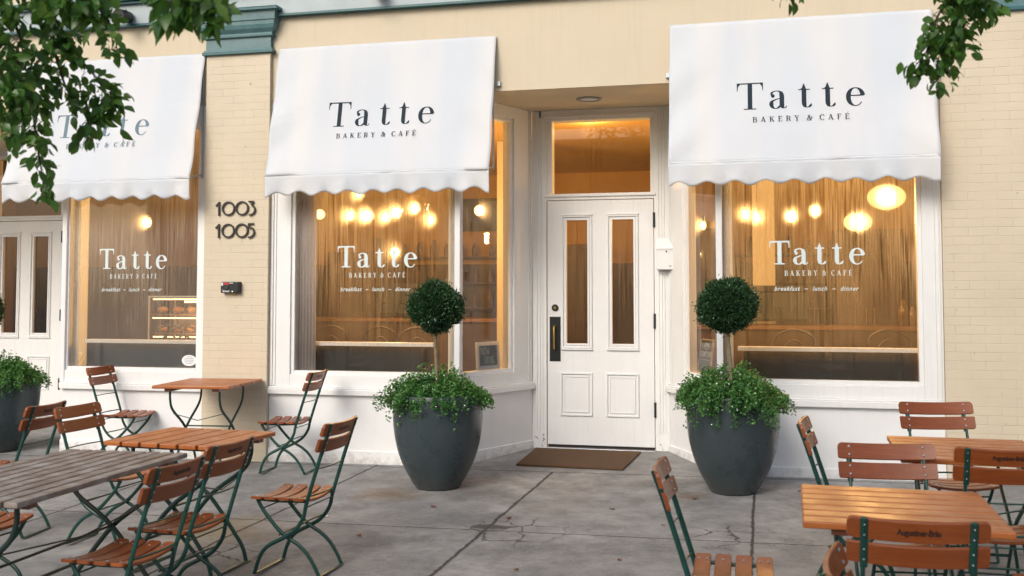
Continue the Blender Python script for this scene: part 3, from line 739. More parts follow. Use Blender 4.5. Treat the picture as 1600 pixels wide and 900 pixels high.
# ------------------------------------------------------------------ house numbers
def number_plate(digits, z, label):
    o = tag(empty('house_number', (-2.71, -.045, z)), label, 'house number', 'black house numbers on the brick pilaster')
    h = .134
    cx = [-.169, -.074, .064, .160]
    for k, ch in enumerate(digits):
        g = Glyphs(); x = cx[k]
        S = lambda p: g.stroke(p, .108, .108, x, 0, h, 1, mode='flat')
        if ch == '1': S([(.0, 0), (.0, .5), (.0, .98)]); S([(.02, .93), (-.13, .78), (-.24, .68)])
        if ch == '0': S(arc(0, .5, .44, .44, 0, 360, 40))
        if ch == '3': S([(-.22, .95), (.0, .95), (.16, .95)]); S([(.16, .93), (.06, .80), (-.02, .72)]); S(arc(-.12, .37, .38, .34, 70, -100, 24))
        if ch == '5': S([(.18, .95), (.0, .95), (-.20, .95)]); S([(-.18, .98), (-.20, .84), (-.22, .72)]); S(arc(-.16, .37, .38, .34, 100, -100, 26))
        mb = MB(); g.put(mb, lambda a, b, d: (a, -.006-d, b), th=.012, step=.0004); mb.build('digit', 'number_metal', o)
    return o
number_plate('1003', 2.217, 'black metal numerals 1003 on cream brick pilaster, the upper row')
number_plate('1005', 2.011, 'black metal numerals 1005 on cream brick pilaster, the lower row')
# key box
kb = tag(empty('key_box', (-2.737, -.045, 1.555)), 'small black box with a red and white label on cream brick pilaster', 'lock box')
mb = MB(); mb.box(-.092, .092, -.055, 0, -.052, .052); cb_ = mb.build('case', 'black_metal', kb, .008)
mb = MB(); mb.box(-.060, -.008, -.0575, -.0555, .024, .044); mb.build('red_label', 'red_label', cb_)
mb = MB(); mb.box(-.084, -.066, -.0575, -.0555, .016, .044); mb.box(-.002, .035, -.0575, -.0555, .036, .042); mb.box(.022, .036, -.0575, -.0555, -.044, -.032); mb.build('white_label', 'white_label', cb_)
mb = font_text('School', lambda x, z, d: (x, -.0562, z), -.070, -.004, -.044, .020, 0, .02); mb.build('lettering', 'white_label', cb_)
mb = MB(); mb.box(-.055, -.010, -.062, -.0555, -.018, .016); mb.build('keypad', 'dark_panel', cb_, .003)
mb = MB(); mb.tube([(-.02, -.02, -.05), (.03, -.02, -.066), (.05, -.02, -.05)], .006, 6); mb.build('shackle', 'brass', kb)

# mailbox
ml = tag(empty('mailbox', (1.139, 1.012, 1.72)), 'white metal wall mailbox on the white jamb right of the door', 'mailbox')
mb = MB(); mb.add([(-.085, 0, 0), (.085, 0, 0), (.085, -.085, 0), (-.085, -.085, 0), (-.085, 0, .29), (.085, 0, .29), (.085, -.085, .20), (-.085, -.085, .20)],
    [(0, 1, 2, 3), (4, 7, 6, 5), (0, 4, 5, 1), (3, 2, 6, 7), (0, 3, 7, 4), (1, 5, 6, 2)]); bx = mb.build('box', 'clean_white_paint', ml, .008)
mb = MB(); mb.add([(-.088, -.004, .296), (.088, -.004, .296), (.088, -.092, .200), (-.088, -.092, .200), (-.088, -.090, .185), (.088, -.090, .185)], [(0, 3, 2, 1), (3, 4, 5, 2)]); mb.build('lid', 'clean_white_paint', ml, .002)
mb = MB(); mb.poly([(.01+.008*math.cos(2*PI*k/10), -.0855, .168+.008*math.sin(2*PI*k/10)) for k in range(10)], .004, (0, -1, 0)); mb.box(.035, .055, -.088, -.0855, .03, .036); mb.build('lock', 'black_metal', ml)

# ------------------------------------------------------------------ awnings
def awning(x0, x1, label, letter_mat, seed, tx, bx_):
    o = tag(empty('awning', ((x0+x1)/2, 0, 3.755)), label, 'awning', 'white scalloped awnings over the shop windows')
    w_ = x1-x0; hw = w_/2; rn = random.Random(seed); ph = [rn.uniform(0, 6) for _ in range(6)]
    def surf(u, v, off=0.0):
        x = -hw+w_*u
        sag = .014*math.sin(PI*v)*(.35+.65*math.sin(PI*u))
        wr = .0050*math.sin(9*u+5*v+ph[0])*math.sin(PI*v) + .0042*math.sin(17*u-11*v+ph[1])*v*v + .003*math.sin(31*u+6*v+ph[4])*v**3
        e = max(0, 1-min(u, 1-u)/.18)
        wr += .0150*e*(.3+v)*math.sin(14*(v+.35*min(u, 1-u)*4)+ph[2])
        y = -.02-.25*v+sag+wr-off; z = -1.207*v + (.004*math.sin(PI*u) if v < .01 else 0)
        return (x, y, z)
    nu, nv = 72, 40; mb = MB()
    vs = [surf(i/nu, j/nv) for j in range(nv+1) for i in range(nu+1)]
    fs = [(j*(nu+1)+i, (j+1)*(nu+1)+i, (j+1)*(nu+1)+i+1, j*(nu+1)+i+1) for j in range(nv) for i in range(nu)]
    mb.add(vs, fs, True)
    ca = mb.build('canopy', 'awning_canvas', o)
    sol = ca.modifiers.new('thick', 'SOLIDIFY'); sol.thickness = .0025; sol.offset = 1
    for us in (.30, .655):
        mb = MB(); vs = []
        for j in range(41):
            a = surf(us-.0042, j/40, .0014); b = surf(us+.0042, j/40, .0014); vs += [a, b]
        mb.add(vs, [(2*j, 2*j+2, 2*j+3, 2*j+1) for j in range(40)], True); mb.build('seam', 'awning_canvas', ca)
    # valance
    mb = MB(); nu = 180; nv = 8; vs = []
    for j in range(nv+1):
        for i in range(nu+1):
            u = i/nu; x = -hw+w_*u
            dep = .168+.018*math.cos(2*PI*u*9.0+ph[3]*.15+PI*.1) + .004*math.sin(u*31+ph[4])
            if u < .05: dep += .018*(1-u/.05)
            if u > .965: dep += .02*(u-.965)/.035
            v = j/nv
            y = -.275 - .012*math.sin(2*PI*u*9+ph[3])*v*v - .006*math.sin(2*PI*u*5.3+ph[5])*v + .010*v
            vs.append((x, y, -1.205-dep*v))
    fs = [(j*(nu+1)+i, (j+1)*(nu+1)+i, (j+1)*(nu+1)+i+1, j*(nu+1)+i+1) for j in range(nv) for i in range(nu)]
    mb.add(vs, fs, True); va = mb.build('valance', 'awning_canvas', o); sol = va.modifiers.new('thick', 'SOLIDIFY'); sol.thickness = .0025; sol.offset = -1
    # stitched hem tape over the front bar
    mb = MB(); vs = []
    n_ = 60
    for i in range(n_+1):
        x = -hw-.002+(w_+.004)*i/n_; dy = .0015*math.sin(i*.9+ph[0])
        vs += [(x, -.2705+dy, -1.190), (x, -.2785+dy, -1.198), (x, -.2765+dy, -1.206)]
    mb.add(vs, [f for i in range(n_) for f in ((3*i, 3*i+3, 3*i+4, 3*i+1), (3*i+1, 3*i+4, 3*i+5, 3*i+2))], True); mb.build('hem', 'awning_canvas', va)
    mb = MB(); mb.tube([(-hw+.01, -.255, -1.195), (hw-.01, -.255, -1.195)], .010, 8); mb.build('front_bar', 'galvanised', o)
    mb = MB(); mb.tube([(-hw+.01, -.004, -.03), (hw-.01, -.004, -.03)], .008, 8); mb.build('head_rail', 'galvanised', o)
    for sx in (-1, 1):
        mb = MB(); xx = sx*(hw-.03)
        mb.tube([(xx, -.262, -1.20), (xx, -.03, -1.13 if False else -1.15)], .008, 6)
        mb.tube([(xx, -.005, -.10), (xx, -.225, -1.18)], .007, 6)
        mb.tube([(xx, -.008, -.08), (xx, -.010, -1.17)], .009, 6)
        mb.build('side_arm', 'galvanised', o)
        mb = MB(); xx = sx*(hw+.02); mb.box(xx-.018, xx+.018, -.03, 0, -.445, -.405); mb.build('bracket', 'galvanised', o, .003)
    # writing printed on the canvas
    g = Glyphs(); wordmark(g, tx[0]-(x0+x1)/2, tx[1]-(x0+x1)/2, 2.985-3.755, .228, .17, .030)
    caps_line(g, 'BAKERY & CAF\u00c9', bx_[0]-(x0+x1)/2, bx_[1]-(x0+x1)/2, 2.876-3.755, .045, .15, .06)
    def mp(x, z, d):
        u = (x+hw)/w_; v = -z/1.207; p = surf(u, v); return (p[0], p[1]-.0035-d, p[2]-.001)
    mb = MB(); g.put(mb, mp); mb.build('lettering', letter_mat, o)
    return o
awning(-5.06, -3.06, 'white canvas awning with grey lettering, left of the cream brick pilaster', 'blue_grey_lettering', 3, (-4.565, -3.562), (-4.426, -3.672))
awning(-2.305, -.235, 'white canvas awning with dark lettering between the pilaster and the entrance', 'navy_lettering', 4, (-1.755, -.765), (-1.662, -.912))
awning(1.275, 3.345, 'white canvas awning with navy lettering over the window right of the door', 'navy_lettering', 5, (1.822, 2.808), (1.945, 2.690))

# wall lamps
def wall_lamp(x, z, label, arm):
    o = tag(empty('wall_lamp', (x, 0, z)), label, 'lamp', 'black spotlights on the cornice')
    mb = MB(); mb.tube([(0, -.07, .0), (0, -.23, -.02)], [.056, .060], 20); mb.build('lamp_head', 'black_metal', o, .004)
    mb = MB(); mb.tube([(arm, -.05, .03), (arm*.7, -.12, .045), (.02, -.13, .05), (0, -.13, .03)], .008, 6); mb.box(arm-.03, arm+.03, -.065, -.045, .0, .06); mb.build('lamp_arm', 'black_metal', o)
    return o
wall_lamp(-3.86, 4.14, 'black round spotlight with side arm on the cornice above the left awning', -.17)
wall_lamp(-1.30, 4.215, 'black spotlight at top edge above the middle awning', -.12)
al = tag(empty('alarm_beacon', (-3.34, -.045, 4.16)), 'small red alarm beacon on the pale cornice behind leaves', 'alarm light')
mb = MB(); mb.lathe([(.001, .0), (.032, .0), (.03, .03), (.012, .045), (.001, .046)], 14); q = mb.build('lens', 'red_label', al); q.rotation_euler = (PI/2, 0, 0)
mb = MB(); mb.box(-.04, .04, -.006, 0, -.04, .04); mb.build('base_plate', 'white_label', al)

# ------------------------------------------------------------------ signs in the side windows
def sign_stand(name, fr, s, d, z, w_, h, lean, fw, fmat, bmat, label, cat):
    o = tag(empty(name, fr(s, d, z), fr.ang), label, cat)
    def T(x, y, zz): return (x, y+lean*zz, zz)
    mb = MB()
    mb.box(-w_/2, -w_/2+fw, -.012, .006, 0, h, T); mb.box(w_/2-fw, w_/2, -.012, .006, 0, h, T); mb.box(-w_/2+fw, w_/2-fw, -.012, .006, 0, fw, T); mb.box(-w_/2+fw, w_/2-fw, -.012, .006, h-fw, h, T)
    mb.build('frame', fmat, o, .002)
    mb = MB(); mb.box(-w_/2+fw, w_/2-fw, -.004, .004, fw, h-fw, T); mb.build('board', bmat, o)
    return o, T
sg, T = sign_stand('hiring_sign', SL, .50, -.064, .805, .33, .25, .06, .034, 'clean_white_paint', 'chalkboard', 'white framed chalkboard reading NOW HIRING in the window left of the door', 'sign')
g = Glyphs(); S = lambda p: g.stroke(p, .07, .07, 0, 0, .062, 1, mode='flat')
def chalk(letters, x, y, h, w_):
    for L_ in letters:
        k = {'N': [[(0, 0), (0, .5), (0, 1)], [(0, 1), (.4, .5), (.8, 0)], [(.8, 0), (.8, .5), (.8, 1)]], 'O': [arc(.4, .5, .4, .5, 0, 360, 18)],
             'W': [[(0, 1), (.12, .5), (.25, 0)], [(.25, 0), (.35, .3), (.45, .6)], [(.45, .6), (.55, .3), (.65, 0)], [(.65, 0), (.8, .5), (.95, 1)]],
             'H': [[(0, 0), (0, .5), (0, 1)], [(.7, 0), (.7, .5), (.7, 1)], [(0, .5), (.35, .5), (.7, .5)]], 'I': [[(.1, 0), (.1, .5), (.1, 1)]],
             'R': [[(0, 0), (0, .5), (0, 1)], [(0, 1)]+arc(.2, .75, .35, .25, 80, -90, 10)+[(0, .5)], [(.2, .5), (.4, .25), (.65, 0)]], 'G': [arc(.4, .5, .4, .5, 50, 350, 18), [(.45, .42), (.6, .42), (.82, .42)]]}[L_]
        for p in k: g.stroke([(a*w_/h, b) for a, b in p], .085, .085, x, y, h, 1, mode='flat')
        x += (.45 if L_ == 'I' else 1.12)*w_
chalk('NOW', -.100, .135, .066, .038); chalk('HIRING', -.048, .050, .070, .0265)
mb = MB(); g.put(mb, lambda x, z, d: T(x, -.006-d, z)); mb.build('lettering', 'chalk', sg)
sg, T = sign_stand('coffee_sign', SR, .60, -.085, .812, .26, .285, .14, .010, 'pale_wood', 'slate_grey_board', 'grey wood-edged coffee sign reading STUMPTOWN in the window right of the door', 'sign')
mb = MB()
for tt, a, b, y, h in (('COFFEE', -.055, .055, .225, .026), ('ROASTERS', -.035, .040, .195, .011), ('STUMPTOWN', -.108, .112, .135, .044)):
    f2 = (lambda x, z, d: T(x, -.0065, z-(x*x*4 if tt == 'COFFEE' else 0))); t_ = font_text(tt, f2, a, b, y, h, 0, .02); mb.add(t_.v, t_.f)
mb.box(-.09, .09, -.0068, -.006, .105, .108, T); mb.build('lettering', 'white_lettering', sg)

# ------------------------------------------------------------------ door mat
mt = tag(empty('door_mat', (.38, .50, gz(.38, .5)), 0), 'brown coir doormat lying before the white door', 'doormat')
mb = MB(); n_ = 40
Pm = [(-.484, -.37), (.455, -.50), (.52, .345), (-.50, .50)]
mt.rotation_euler = (math.atan(GY), -math.atan(GX), 0)
mb.poly([(-.47, -.39, .003), (.47, -.46, .003), (.53, .36, .003), (-.47, .44, .003)], .016); mb.build('pile', 'coir', mt, .004)

# ------------------------------------------------------------------ plants
def leaf_mesh(name, C_, dirs, nrm, ln, wd, mat, parent, detail=False, fold=.25):
    """one mesh of many folded leaves"""
    dirs = dirs/np.linalg.norm(dirs, axis=1, keepdims=True)
    side = np.cross(dirs, nrm); side /= (np.linalg.norm(side, axis=1, keepdims=True)+1e-9); up = np.cross(side, dirs)
    ln = ln[:, None]; wd = wd[:, None]; n = len(C_)
    if not detail:
        pts = [C_, C_+dirs*ln*.5+side*wd*.5+up*wd*fold, C_+dirs*ln, C_+dirs*ln*.5-side*wd*.5+up*wd*fold, C_+dirs*ln*.5]
        F_ = [(0, 1, 2, 4), (0, 4, 2, 3)]; k = 5
    else:
        cu = -up*ln
        pts = [C_, C_+dirs*ln*.22+side*wd*.36+up*wd*fold*.7-cu*.0, C_+dirs*ln*.52+side*wd*.5+up*wd*fold+cu*.05, C_+dirs*ln*.8+side*wd*.28+up*wd*fold*.5+cu*.14, C_+dirs*ln+cu*.26,
               C_+dirs*ln*.8-side*wd*.28+up*wd*fold*.5+cu*.14, C_+dirs*ln*.52-side*wd*.5+up*wd*fold+cu*.05, C_+dirs*ln*.22-side*wd*.36+up*wd*fold*.7, C_+dirs*ln*.25, C_+dirs*ln*.55+cu*.04, C_+dirs*ln*.8+cu*.13]
        F_ = [(0, 1, 8), (1, 2, 9, 8), (2, 3, 10, 9), (3, 4, 10), (0, 8, 7), (8, 9, 6, 7), (9, 10, 5, 6), (10, 4, 5)]; k = 11
    V = np.stack(pts, 1).reshape(-1, 3)
    faces = [tuple(i*k+a for a in f) for i in range(n) for f in F_]
    me = bpy.data.meshes.new(name); me.from_pydata(V.tolist(), [], faces); me.polygons.foreach_set('use_smooth', [True]*len(faces)); me.materials.append(M[mat]); me.update()
    o = bpy.data.objects.new(name, me); col.objects.link(o); o.parent = parent; return o
def unit(n):
    v = rng.normal(size=(n, 3)); return v/np.linalg.norm(v, axis=1, keepdims=True)

def planter(x, y, label, sc=1.0):
    o = tag(empty('planter', (x, y, gz(x, y)), rng.uniform(0, 6)), label, 'planter', 'dark glazed planters before the shop')
    o.scale = (sc, sc, 1)
    P = [(.001, .0), (.155, .0), (.178, .012), (.205, .05), (.245, .12), (.285, .205), (.318, .30), (.340, .40), (.352, .50), (.356, .59), (.352, .67), (.344, .722), (.338, .733), (.322, .733), (.316, .72), (.31, .62)]
    P = [(a.x, a.y) for a in catmull([(p[0], p[1], 0) for p in P], 4)]
    mb = MB(); mb.lathe(P, 72); mb.build('pot', 'planter_glaze', o)
    mb = MB(); mb.lathe([(.001, .66), (.2, .665), (.316, .655)], 32); mb.build('soil', 'soil', o)
    return o
def topiary(x, y, r, hb, label, lean=(0, 0)):
    z0 = gz(x, y)+.66
    o = tag(empty('topiary_tree', (x, y, z0)), label, 'topiary', 'ball topiaries in planters')
    hh = hb-.66; mb = MB(); pts = [(0, 0, -.03), (.004, 0, hh*.3), (-.004+lean[0]*.5, 0, hh*.6), (lean[0], lean[1], hh)]
    mb.tube(catmull(pts, 4), [.017-.005*i/12 for i in range(13)], 9); mb.build('trunk', 'bark', o)
    core = MB(); core.sphere((lean[0], lean[1], hh), r*.80, 24, 16)  # dark core added among the dense twigs so no light shows through
    n = 14000; d = unit(n); lump = 1+.08*np.sin(d[:, 0]*5+x*3)*np.cos(d[:, 2]*4+x)+.035*np.sin(d[:, 1]*13+d[:, 2]*9)
    rr = r*lump*(1.02-rng.rand(n)**1.6*.26)*np.where(d[:, 2] < -.55, .90, 1); rr *= np.where(rng.rand(n) < .10, rng.uniform(1.03, 1.19, n), 1)
    c = d*rr[:, None]*np.array([1, 1, .97])+np.array([lean[0], lean[1], hh])
    dr = d*1.0+unit(n)*.9+np.array([0, 0, .25]); cr_ = leaf_mesh('crown', c, dr, unit(n)+d, rng.uniform(.015, .026, n), rng.uniform(.010, .016, n), 'box_leaf', o)
    core.build('dark_twig_core', 'dark_twig_fill', cr_)
    return o
def trailing(x, y, R_, label, seed, hang):
    z0 = gz(x, y)+.665; rs = np.random.RandomState(seed)
    o = tag(empty('trailing_plant', (x, y, z0)), label, 'plant', 'leafy trailing plants filling the planters')
    sm = MB(); C_ = []; D_ = []; fl = []
    for i in range(520):
        a = rs.uniform(0, 2*PI); r0 = R_*math.sqrt(rs.rand())*.8
        p = np.array([r0*math.cos(a), r0*math.sin(a), 0.0]); out = np.array([math.cos(a+rs.uniform(-.5, .5)), math.sin(a+rs.uniform(-.5, .5)), 0])
        edge = r0/(R_*.8); up = .88*(rs.uniform(.10, .22) if rs.rand() < .85 else rs.uniform(.20, .30))*(1-.5*edge*edge)*(1+.22*math.sin(3*a+seed)); reach = rs.uniform(.03, .165)*(.30+edge)*(1+.22*math.sin(2*a+seed*2))
        drop = rs.uniform(0, .06)*edge*(1+3.2*hang(a)*rs.rand()**2)
        pts = [p, p+out*reach*.35+np.array([0, 0, up]), p+out*reach*.8+np.array([0, 0, up*.9]), p+out*reach*1.05+np.array([0, 0, up*.6-drop*.5]), p+out*reach*1.12+np.array([0, 0, up*.4-drop*1.3])]
        if edge < .6: pts = pts[:3]
        cv = catmull([tuple(q) for q in pts], 5)
        if i % 2 == 0: sm.tube(cv, .0018, 4, False)
        m = len(cv)
        for j in range(2, m):
            for _ in range(3):
                C_.append(np.array(cv[j])+rs.normal(size=3)*.013); D_.append(rs.normal(size=3)*.8+out*.5+np.array([0, 0, .15]))
        if rs.rand() < .3: fl.append(np.array(cv[-2])+rs.normal(size=3)*.01+np.array([0, 0, .012]))
    sm.build('stem', 'trailing_leaf', o)
    C_ = np.array(C_); D_ = np.array(D_); n = len(C_)
    leaf_mesh('foliage', C_, D_, unit(n)*.6+np.array([0, 0, 1]), rs.uniform(.018, .034, n), rs.uniform(.015, .026, n), 'trailing_leaf', o)
    mb = MB()
    for p in fl:
        q = Vector(p); nn = Vector((rs.uniform(-.4, .4), -.9, .5)).normalized(); a = nn.orthogonal().normalized(); b = nn.cross(a)
        ctr = q+Vector((0, -.008, .004)); k = 5; rr = rs.uniform(.005, .009)
        vs = [ctr]+[ctr+(a*math.cos(2*PI*i/10)+b*math.sin(2*PI*i/10))*rr*(1 if i % 2 == 0 else .55)+nn*.002 for i in range(10)]
        mb.add(vs, [(0, 1+i, 1+(i+1) % 10) for i in range(10)])
    mb.build('flower', 'white_petal', o)
    return o
hangL = lambda a: 1.0 if abs(((a-(-2.4)) + PI) % (2*PI)-PI) < .6 or abs(((a+.9) + PI) % (2*PI)-PI) < .25 else .15
hangR = lambda a: .8 if abs(((a-(-1.5)) + PI) % (2*PI)-PI) < .9 else .3
planter(-.505, -.82, 'dark slate planter standing left of the doormat')
topiary(-.52, -.82, .206, 1.405, 'dark green ball topiary in the planter left of the door', (-.005, 0))
trailing(-.505, -.82, .285, 'bright green trailing plant spilling from the planter left of the door', 3, hangL)
planter(1.775, -.62, 'dark slate planter standing right of the door', .98)
topiary(1.765, -.62, .212, 1.40, 'dark green ball topiary on a thin trunk in the planter right of the door', (-.025, 0))
trailing(1.765, -.62, .335, 'trailing plant with tiny white flowers in the planter right of the door', 5, hangR)
planter(-5.33, .10, 'dark planter at the far left edge in front of the left door', 1.02)
topiary(-5.62, .10, .22, 1.36, 'ball topiary cut by the left edge of the picture', (0, 0))
trailing(-5.33, .10, .32, 'leafy plant in the planter at the far left edge', 8, hangR)

# street tree: trunk behind the camera, drooping limbs in view at the top
TR = tag(empty('street_tree', (.4, -10.6, gz(.4, -10.6))), 'leafy street tree whose drooping branches hang into the top of the view', 'tree')
TO = Vector(TR.location)
mb = MB(); tp = [(0, 0, -.1), (.03, .1, 1.2), (0, .3, 2.4), (-.1, .6, 3.4), (-.2, .9, 4.3), (-.1, 1.2, 5.6)]
mb.tube(catmull(tp, 5), [.17-.10*i/25 for i in range(26)], 14); mb.build('trunk', 'tree_bark', TR)
def limb(path, twigs, seed, nleaf, lsize, name='branch', rad=.03, extra=0.05, amount=1.0):
    rs = np.random.RandomState(seed)
    mb = MB(); L = catmull([Vector(p)-TO for p in path], 6); mb.tube(L, [rad-(rad-.007)*i/(len(L)-1) for i in range(len(L))], 8)
    C_ = []; D_ = []
    for tw in twigs:
        T_ = catmull([Vector(p)-TO for p in tw[0]], 6); mb.tube(T_, [.006-.0045*i/(len(T_)-1) for i in range(len(T_))], 5)
        spread = tw[1]; dens = tw[2]
        tot = sum((T_[i+1]-T_[i]).length for i in range(len(T_)-1)); m = int(dens*tot*amount)
        for _ in range(m):
            i = rs.randint(0, len(T_)-1); t = rs.rand(); base = T_[i].lerp(T_[i+1], t)
            off = Vector(rs.normal(size=3)*np.array([1, .8, .9])*spread*.5)
            e = base+off*.9+Vector((0, 0, -abs(rs.normal())*.02))
            if rs.rand() < .5: mb.tube([base, base.lerp(e, .5)+Vector((0, 0, .008)), e], .0013, 4, False)
            for q in range(rs.randint(2, 5)):
                C_.append(np.array(e)+rs.normal(size=3)*.014); D_.append(np.array(off)*1.5/(spread+.01)*.5+rs.normal(size=3)*.6+np.array([0, 0, -.75]))
    br = mb.build(name, 'tree_bark', TR)
    C_ = np.array(C_); D_ = np.array(D_); n = len(C_)
    ln = rs.uniform(.65, 1.25, n)*lsize
    leaf_mesh('foliage', C_, D_, rs.normal(size=(n, 3))*.7+np.array([.2, -.6, .8]), ln, ln*rs.uniform(.46, .62, n), 'tree_leaf', br, True, .14)
limb([(.3, -9.8, 4.2), (-.2, -8.6, 4.0), (-.5, -7.0, 3.5), (-.72, -5.8, 2.95)],
     [([(-.73, -5.70, 2.85), (-.63, -5.60, 2.61), (-.55, -5.57, 2.43), (-.555, -5.51, 2.28), (-.56, -5.47, 2.15)], .095, 150),
      ([(-.56, -5.47, 2.20), (-.555, -5.45, 2.05), (-.545, -5.44, 1.97), (-.53, -5.43, 1.84)], .04, 75),
      ([(-.63, -5.60, 2.61), (-.55, -5.66, 2.36), (-.56, -5.65, 2.2), (-.53, -5.64, 2.08)], .09, 125),
      ([(-.52, -5.60, 2.35), (-.50, -5.6, 2.15), (-.47, -5.6, 2.02)], .05, 95),
      ([(-.68, -5.55, 2.75), (-.50, -5.45, 2.50), (-.46, -5.39, 2.39), (-.41, -5.33, 2.30), (-.37, -5.31, 2.23), (-.345, -5.30, 2.17)], .055, 125),
      ([(-.50, -5.45, 2.52), (-.49, -5.44, 2.36), (-.48, -5.38, 2.23), (-.42, -5.36, 2.14), (-.40, -5.36, 2.08)], .055, 100)], 21, 0, .051, rad=.045, amount=.95)
limb([(.3, -9.8, 4.2), (.1, -8.6, 3.9), (-.3, -7.0, 3.4), (-.5, -5.95, 2.85)],
     [([(-.5, -5.90, 2.80), (-.4, -5.66, 2.62), (-.22, -5.69, 2.50), (-.16, -5.67, 2.44)], .085, 130),
      ([(-.22, -5.69, 2.52), (-.13, -5.68, 2.42), (-.10, -5.66, 2.36), (-.085, -5.65, 2.27)], .035, 90),
      ([(-.3, -5.8, 2.75), (-.30, -5.7, 2.55), (-.30, -5.7, 2.46)], .08, 130)], 22, 0, .050, rad=.03)
limb([(.3, -9.8, 4.2), (.35, -8.6, 3.7), (.1, -7.0, 3.2), (.0, -6.1, 2.8)],
     [([(.05, -6.0, 2.68), (.22, -5.93, 2.50), (.35, -5.96, 2.41), (.41, -5.95, 2.33)], .055, 120),
      ([(.20, -5.93, 2.52), (.31, -5.98, 2.38), (.31, -5.97, 2.31)], .030, 90),
      ([(.33, -5.96, 2.46), (.43, -5.95, 2.38), (.45, -5.94, 2.29)], .035, 120)], 23, 0, .056, rad=.025)
limb([(.3, -9.8, 4.2), (1.6, -8.3, 4.2), (2.6, -6.6, 3.9), (2.9, -4.8, 3.1)],
     [([(2.9, -4.75, 3.0), (2.76, -4.58, 2.68), (2.70, -4.59, 2.50), (2.68, -4.59, 2.42)], .085, 150),
      ([(2.70, -4.59, 2.48), (2.66, -4.59, 2.37), (2.635, -4.59, 2.29)], .045, 110),
      ([(2.76, -4.58, 2.68), (2.64, -4.6, 2.53), (2.61, -4.6, 2.42), (2.55, -4.62, 2.33)], .045, 120),
      ([(2.9, -4.7, 2.9), (2.80, -4.67, 2.62), (2.74, -4.68, 2.53)], .06, 130)], 24, 0, .050, rad=.03)
limb([(1.6, -8.3, 4.2), (2.0, -6.4, 3.6), (2.15, -5.0, 3.0)],
     [([(2.15, -4.98, 2.95), (2.11, -4.94, 2.64), (2.09, -4.94, 2.545)], .025, 60)], 25, 0, .045, rad=.02)
# upper crown, out of the picture, so the branches belong to a real tree
rs = np.random.RandomState(5); n = 5000; d = unit(n); c = d*(rs.rand(n)**.45)[:, None]*np.array([2.4, 2.0, 1.4])+np.array([.0, .2, 6.0])
leaf_mesh('crown', c, unit(n)+np.array([0, 0, -.6]), unit(n)+np.array([0, 0, 1]), rs.uniform(.08, .13, n), rs.uniform(.05, .07, n), 'tree_leaf', TR, True)

# ------------------------------------------------------------------ folding beer garden chair
PA = [(.312, .862), (.262, .72), (.17, .43), (.148, .34), (.098, .268), (.03, .222), (-.075, .165), (-.122, .10), (-.150, .014)]
PB = [(-.150, .422), (-.112, .362), (-.062, .305), (-.012, .255), (.04, .218), (.105, .182), (.160, .135), (.205, .072), (.235, .014)]
def slat(mb, hw, h, th, org, U, Nn, corner, bowf, n=18, top_only=None):
    """bowed slat: U up along the face, Nn towards the sitter"""
    xs = [-hw+hw*2*i/n for i in range(n+1)]; ext = [hw-corner*k for k in (.0, .12, .35, .65, 1)]
    xs = sorted(set([round(x, 5) for x in xs if abs(x) < hw-corner] + [round(e, 5) for e in ext] + [round(-e, 5) for e in ext]))
    vs = []
    for x in xs:
        q = max(0, abs(x)-(hw-corner)); cut = corner-math.sqrt(max(0, corner**2-q*q))
        lo, hi = -h/2, h/2
        if top_only is None: lo += cut*.6; hi -= cut
        elif top_only == 1: hi -= cut; lo += cut*.25
        else: lo += cut; hi -= cut*.25
        b = bowf(x)
        for (uu, dd) in ((lo+.003, 0), (lo, th*.25), (lo, th*.75), (lo+.003, th), (hi-.003, th), (hi, th*.75), (hi, th*.25), (hi-.003, 0)):
            vs.append(tuple(Vector(org)+Vector((x, 0, 0))+Vector(U)*uu+Vector(Nn)*(dd+b)))
    m = len(xs); fs = []
    for i in range(m-1):
        for k in range(8): fs.append((i*8+k, i*8+(k+1) % 8, (i+1)*8+(k+1) % 8, (i+1)*8+k))
    fs += [tuple(range(8)), tuple((m-1)*8+7-k for k in range(8))]
    mb.add(vs, fs, False)
def bolt(mb, c, n, r=.0055, th=.004):
    n = Vector(n).normalized(); a = n.orthogonal().normalized(); b = n.cross(a); c = Vector(c); k = 10
    r1 = [c+(a*math.cos(2*PI*i/k)+b*math.sin(2*PI*i/k))*r for i in range(k)]; r2 = [c+(a*math.cos(2*PI*i/k)+b*math.sin(2*PI*i/k))*r*.6+n*th*.8 for i in range(k)]
    mb.add(r1+r2+[c+n*th], [(i, (i+1) % k, k+(i+1) % k, k+i) for i in range(k)]+[(k+i, k+(i+1) % k, 2*k) for i in range(k)], True)
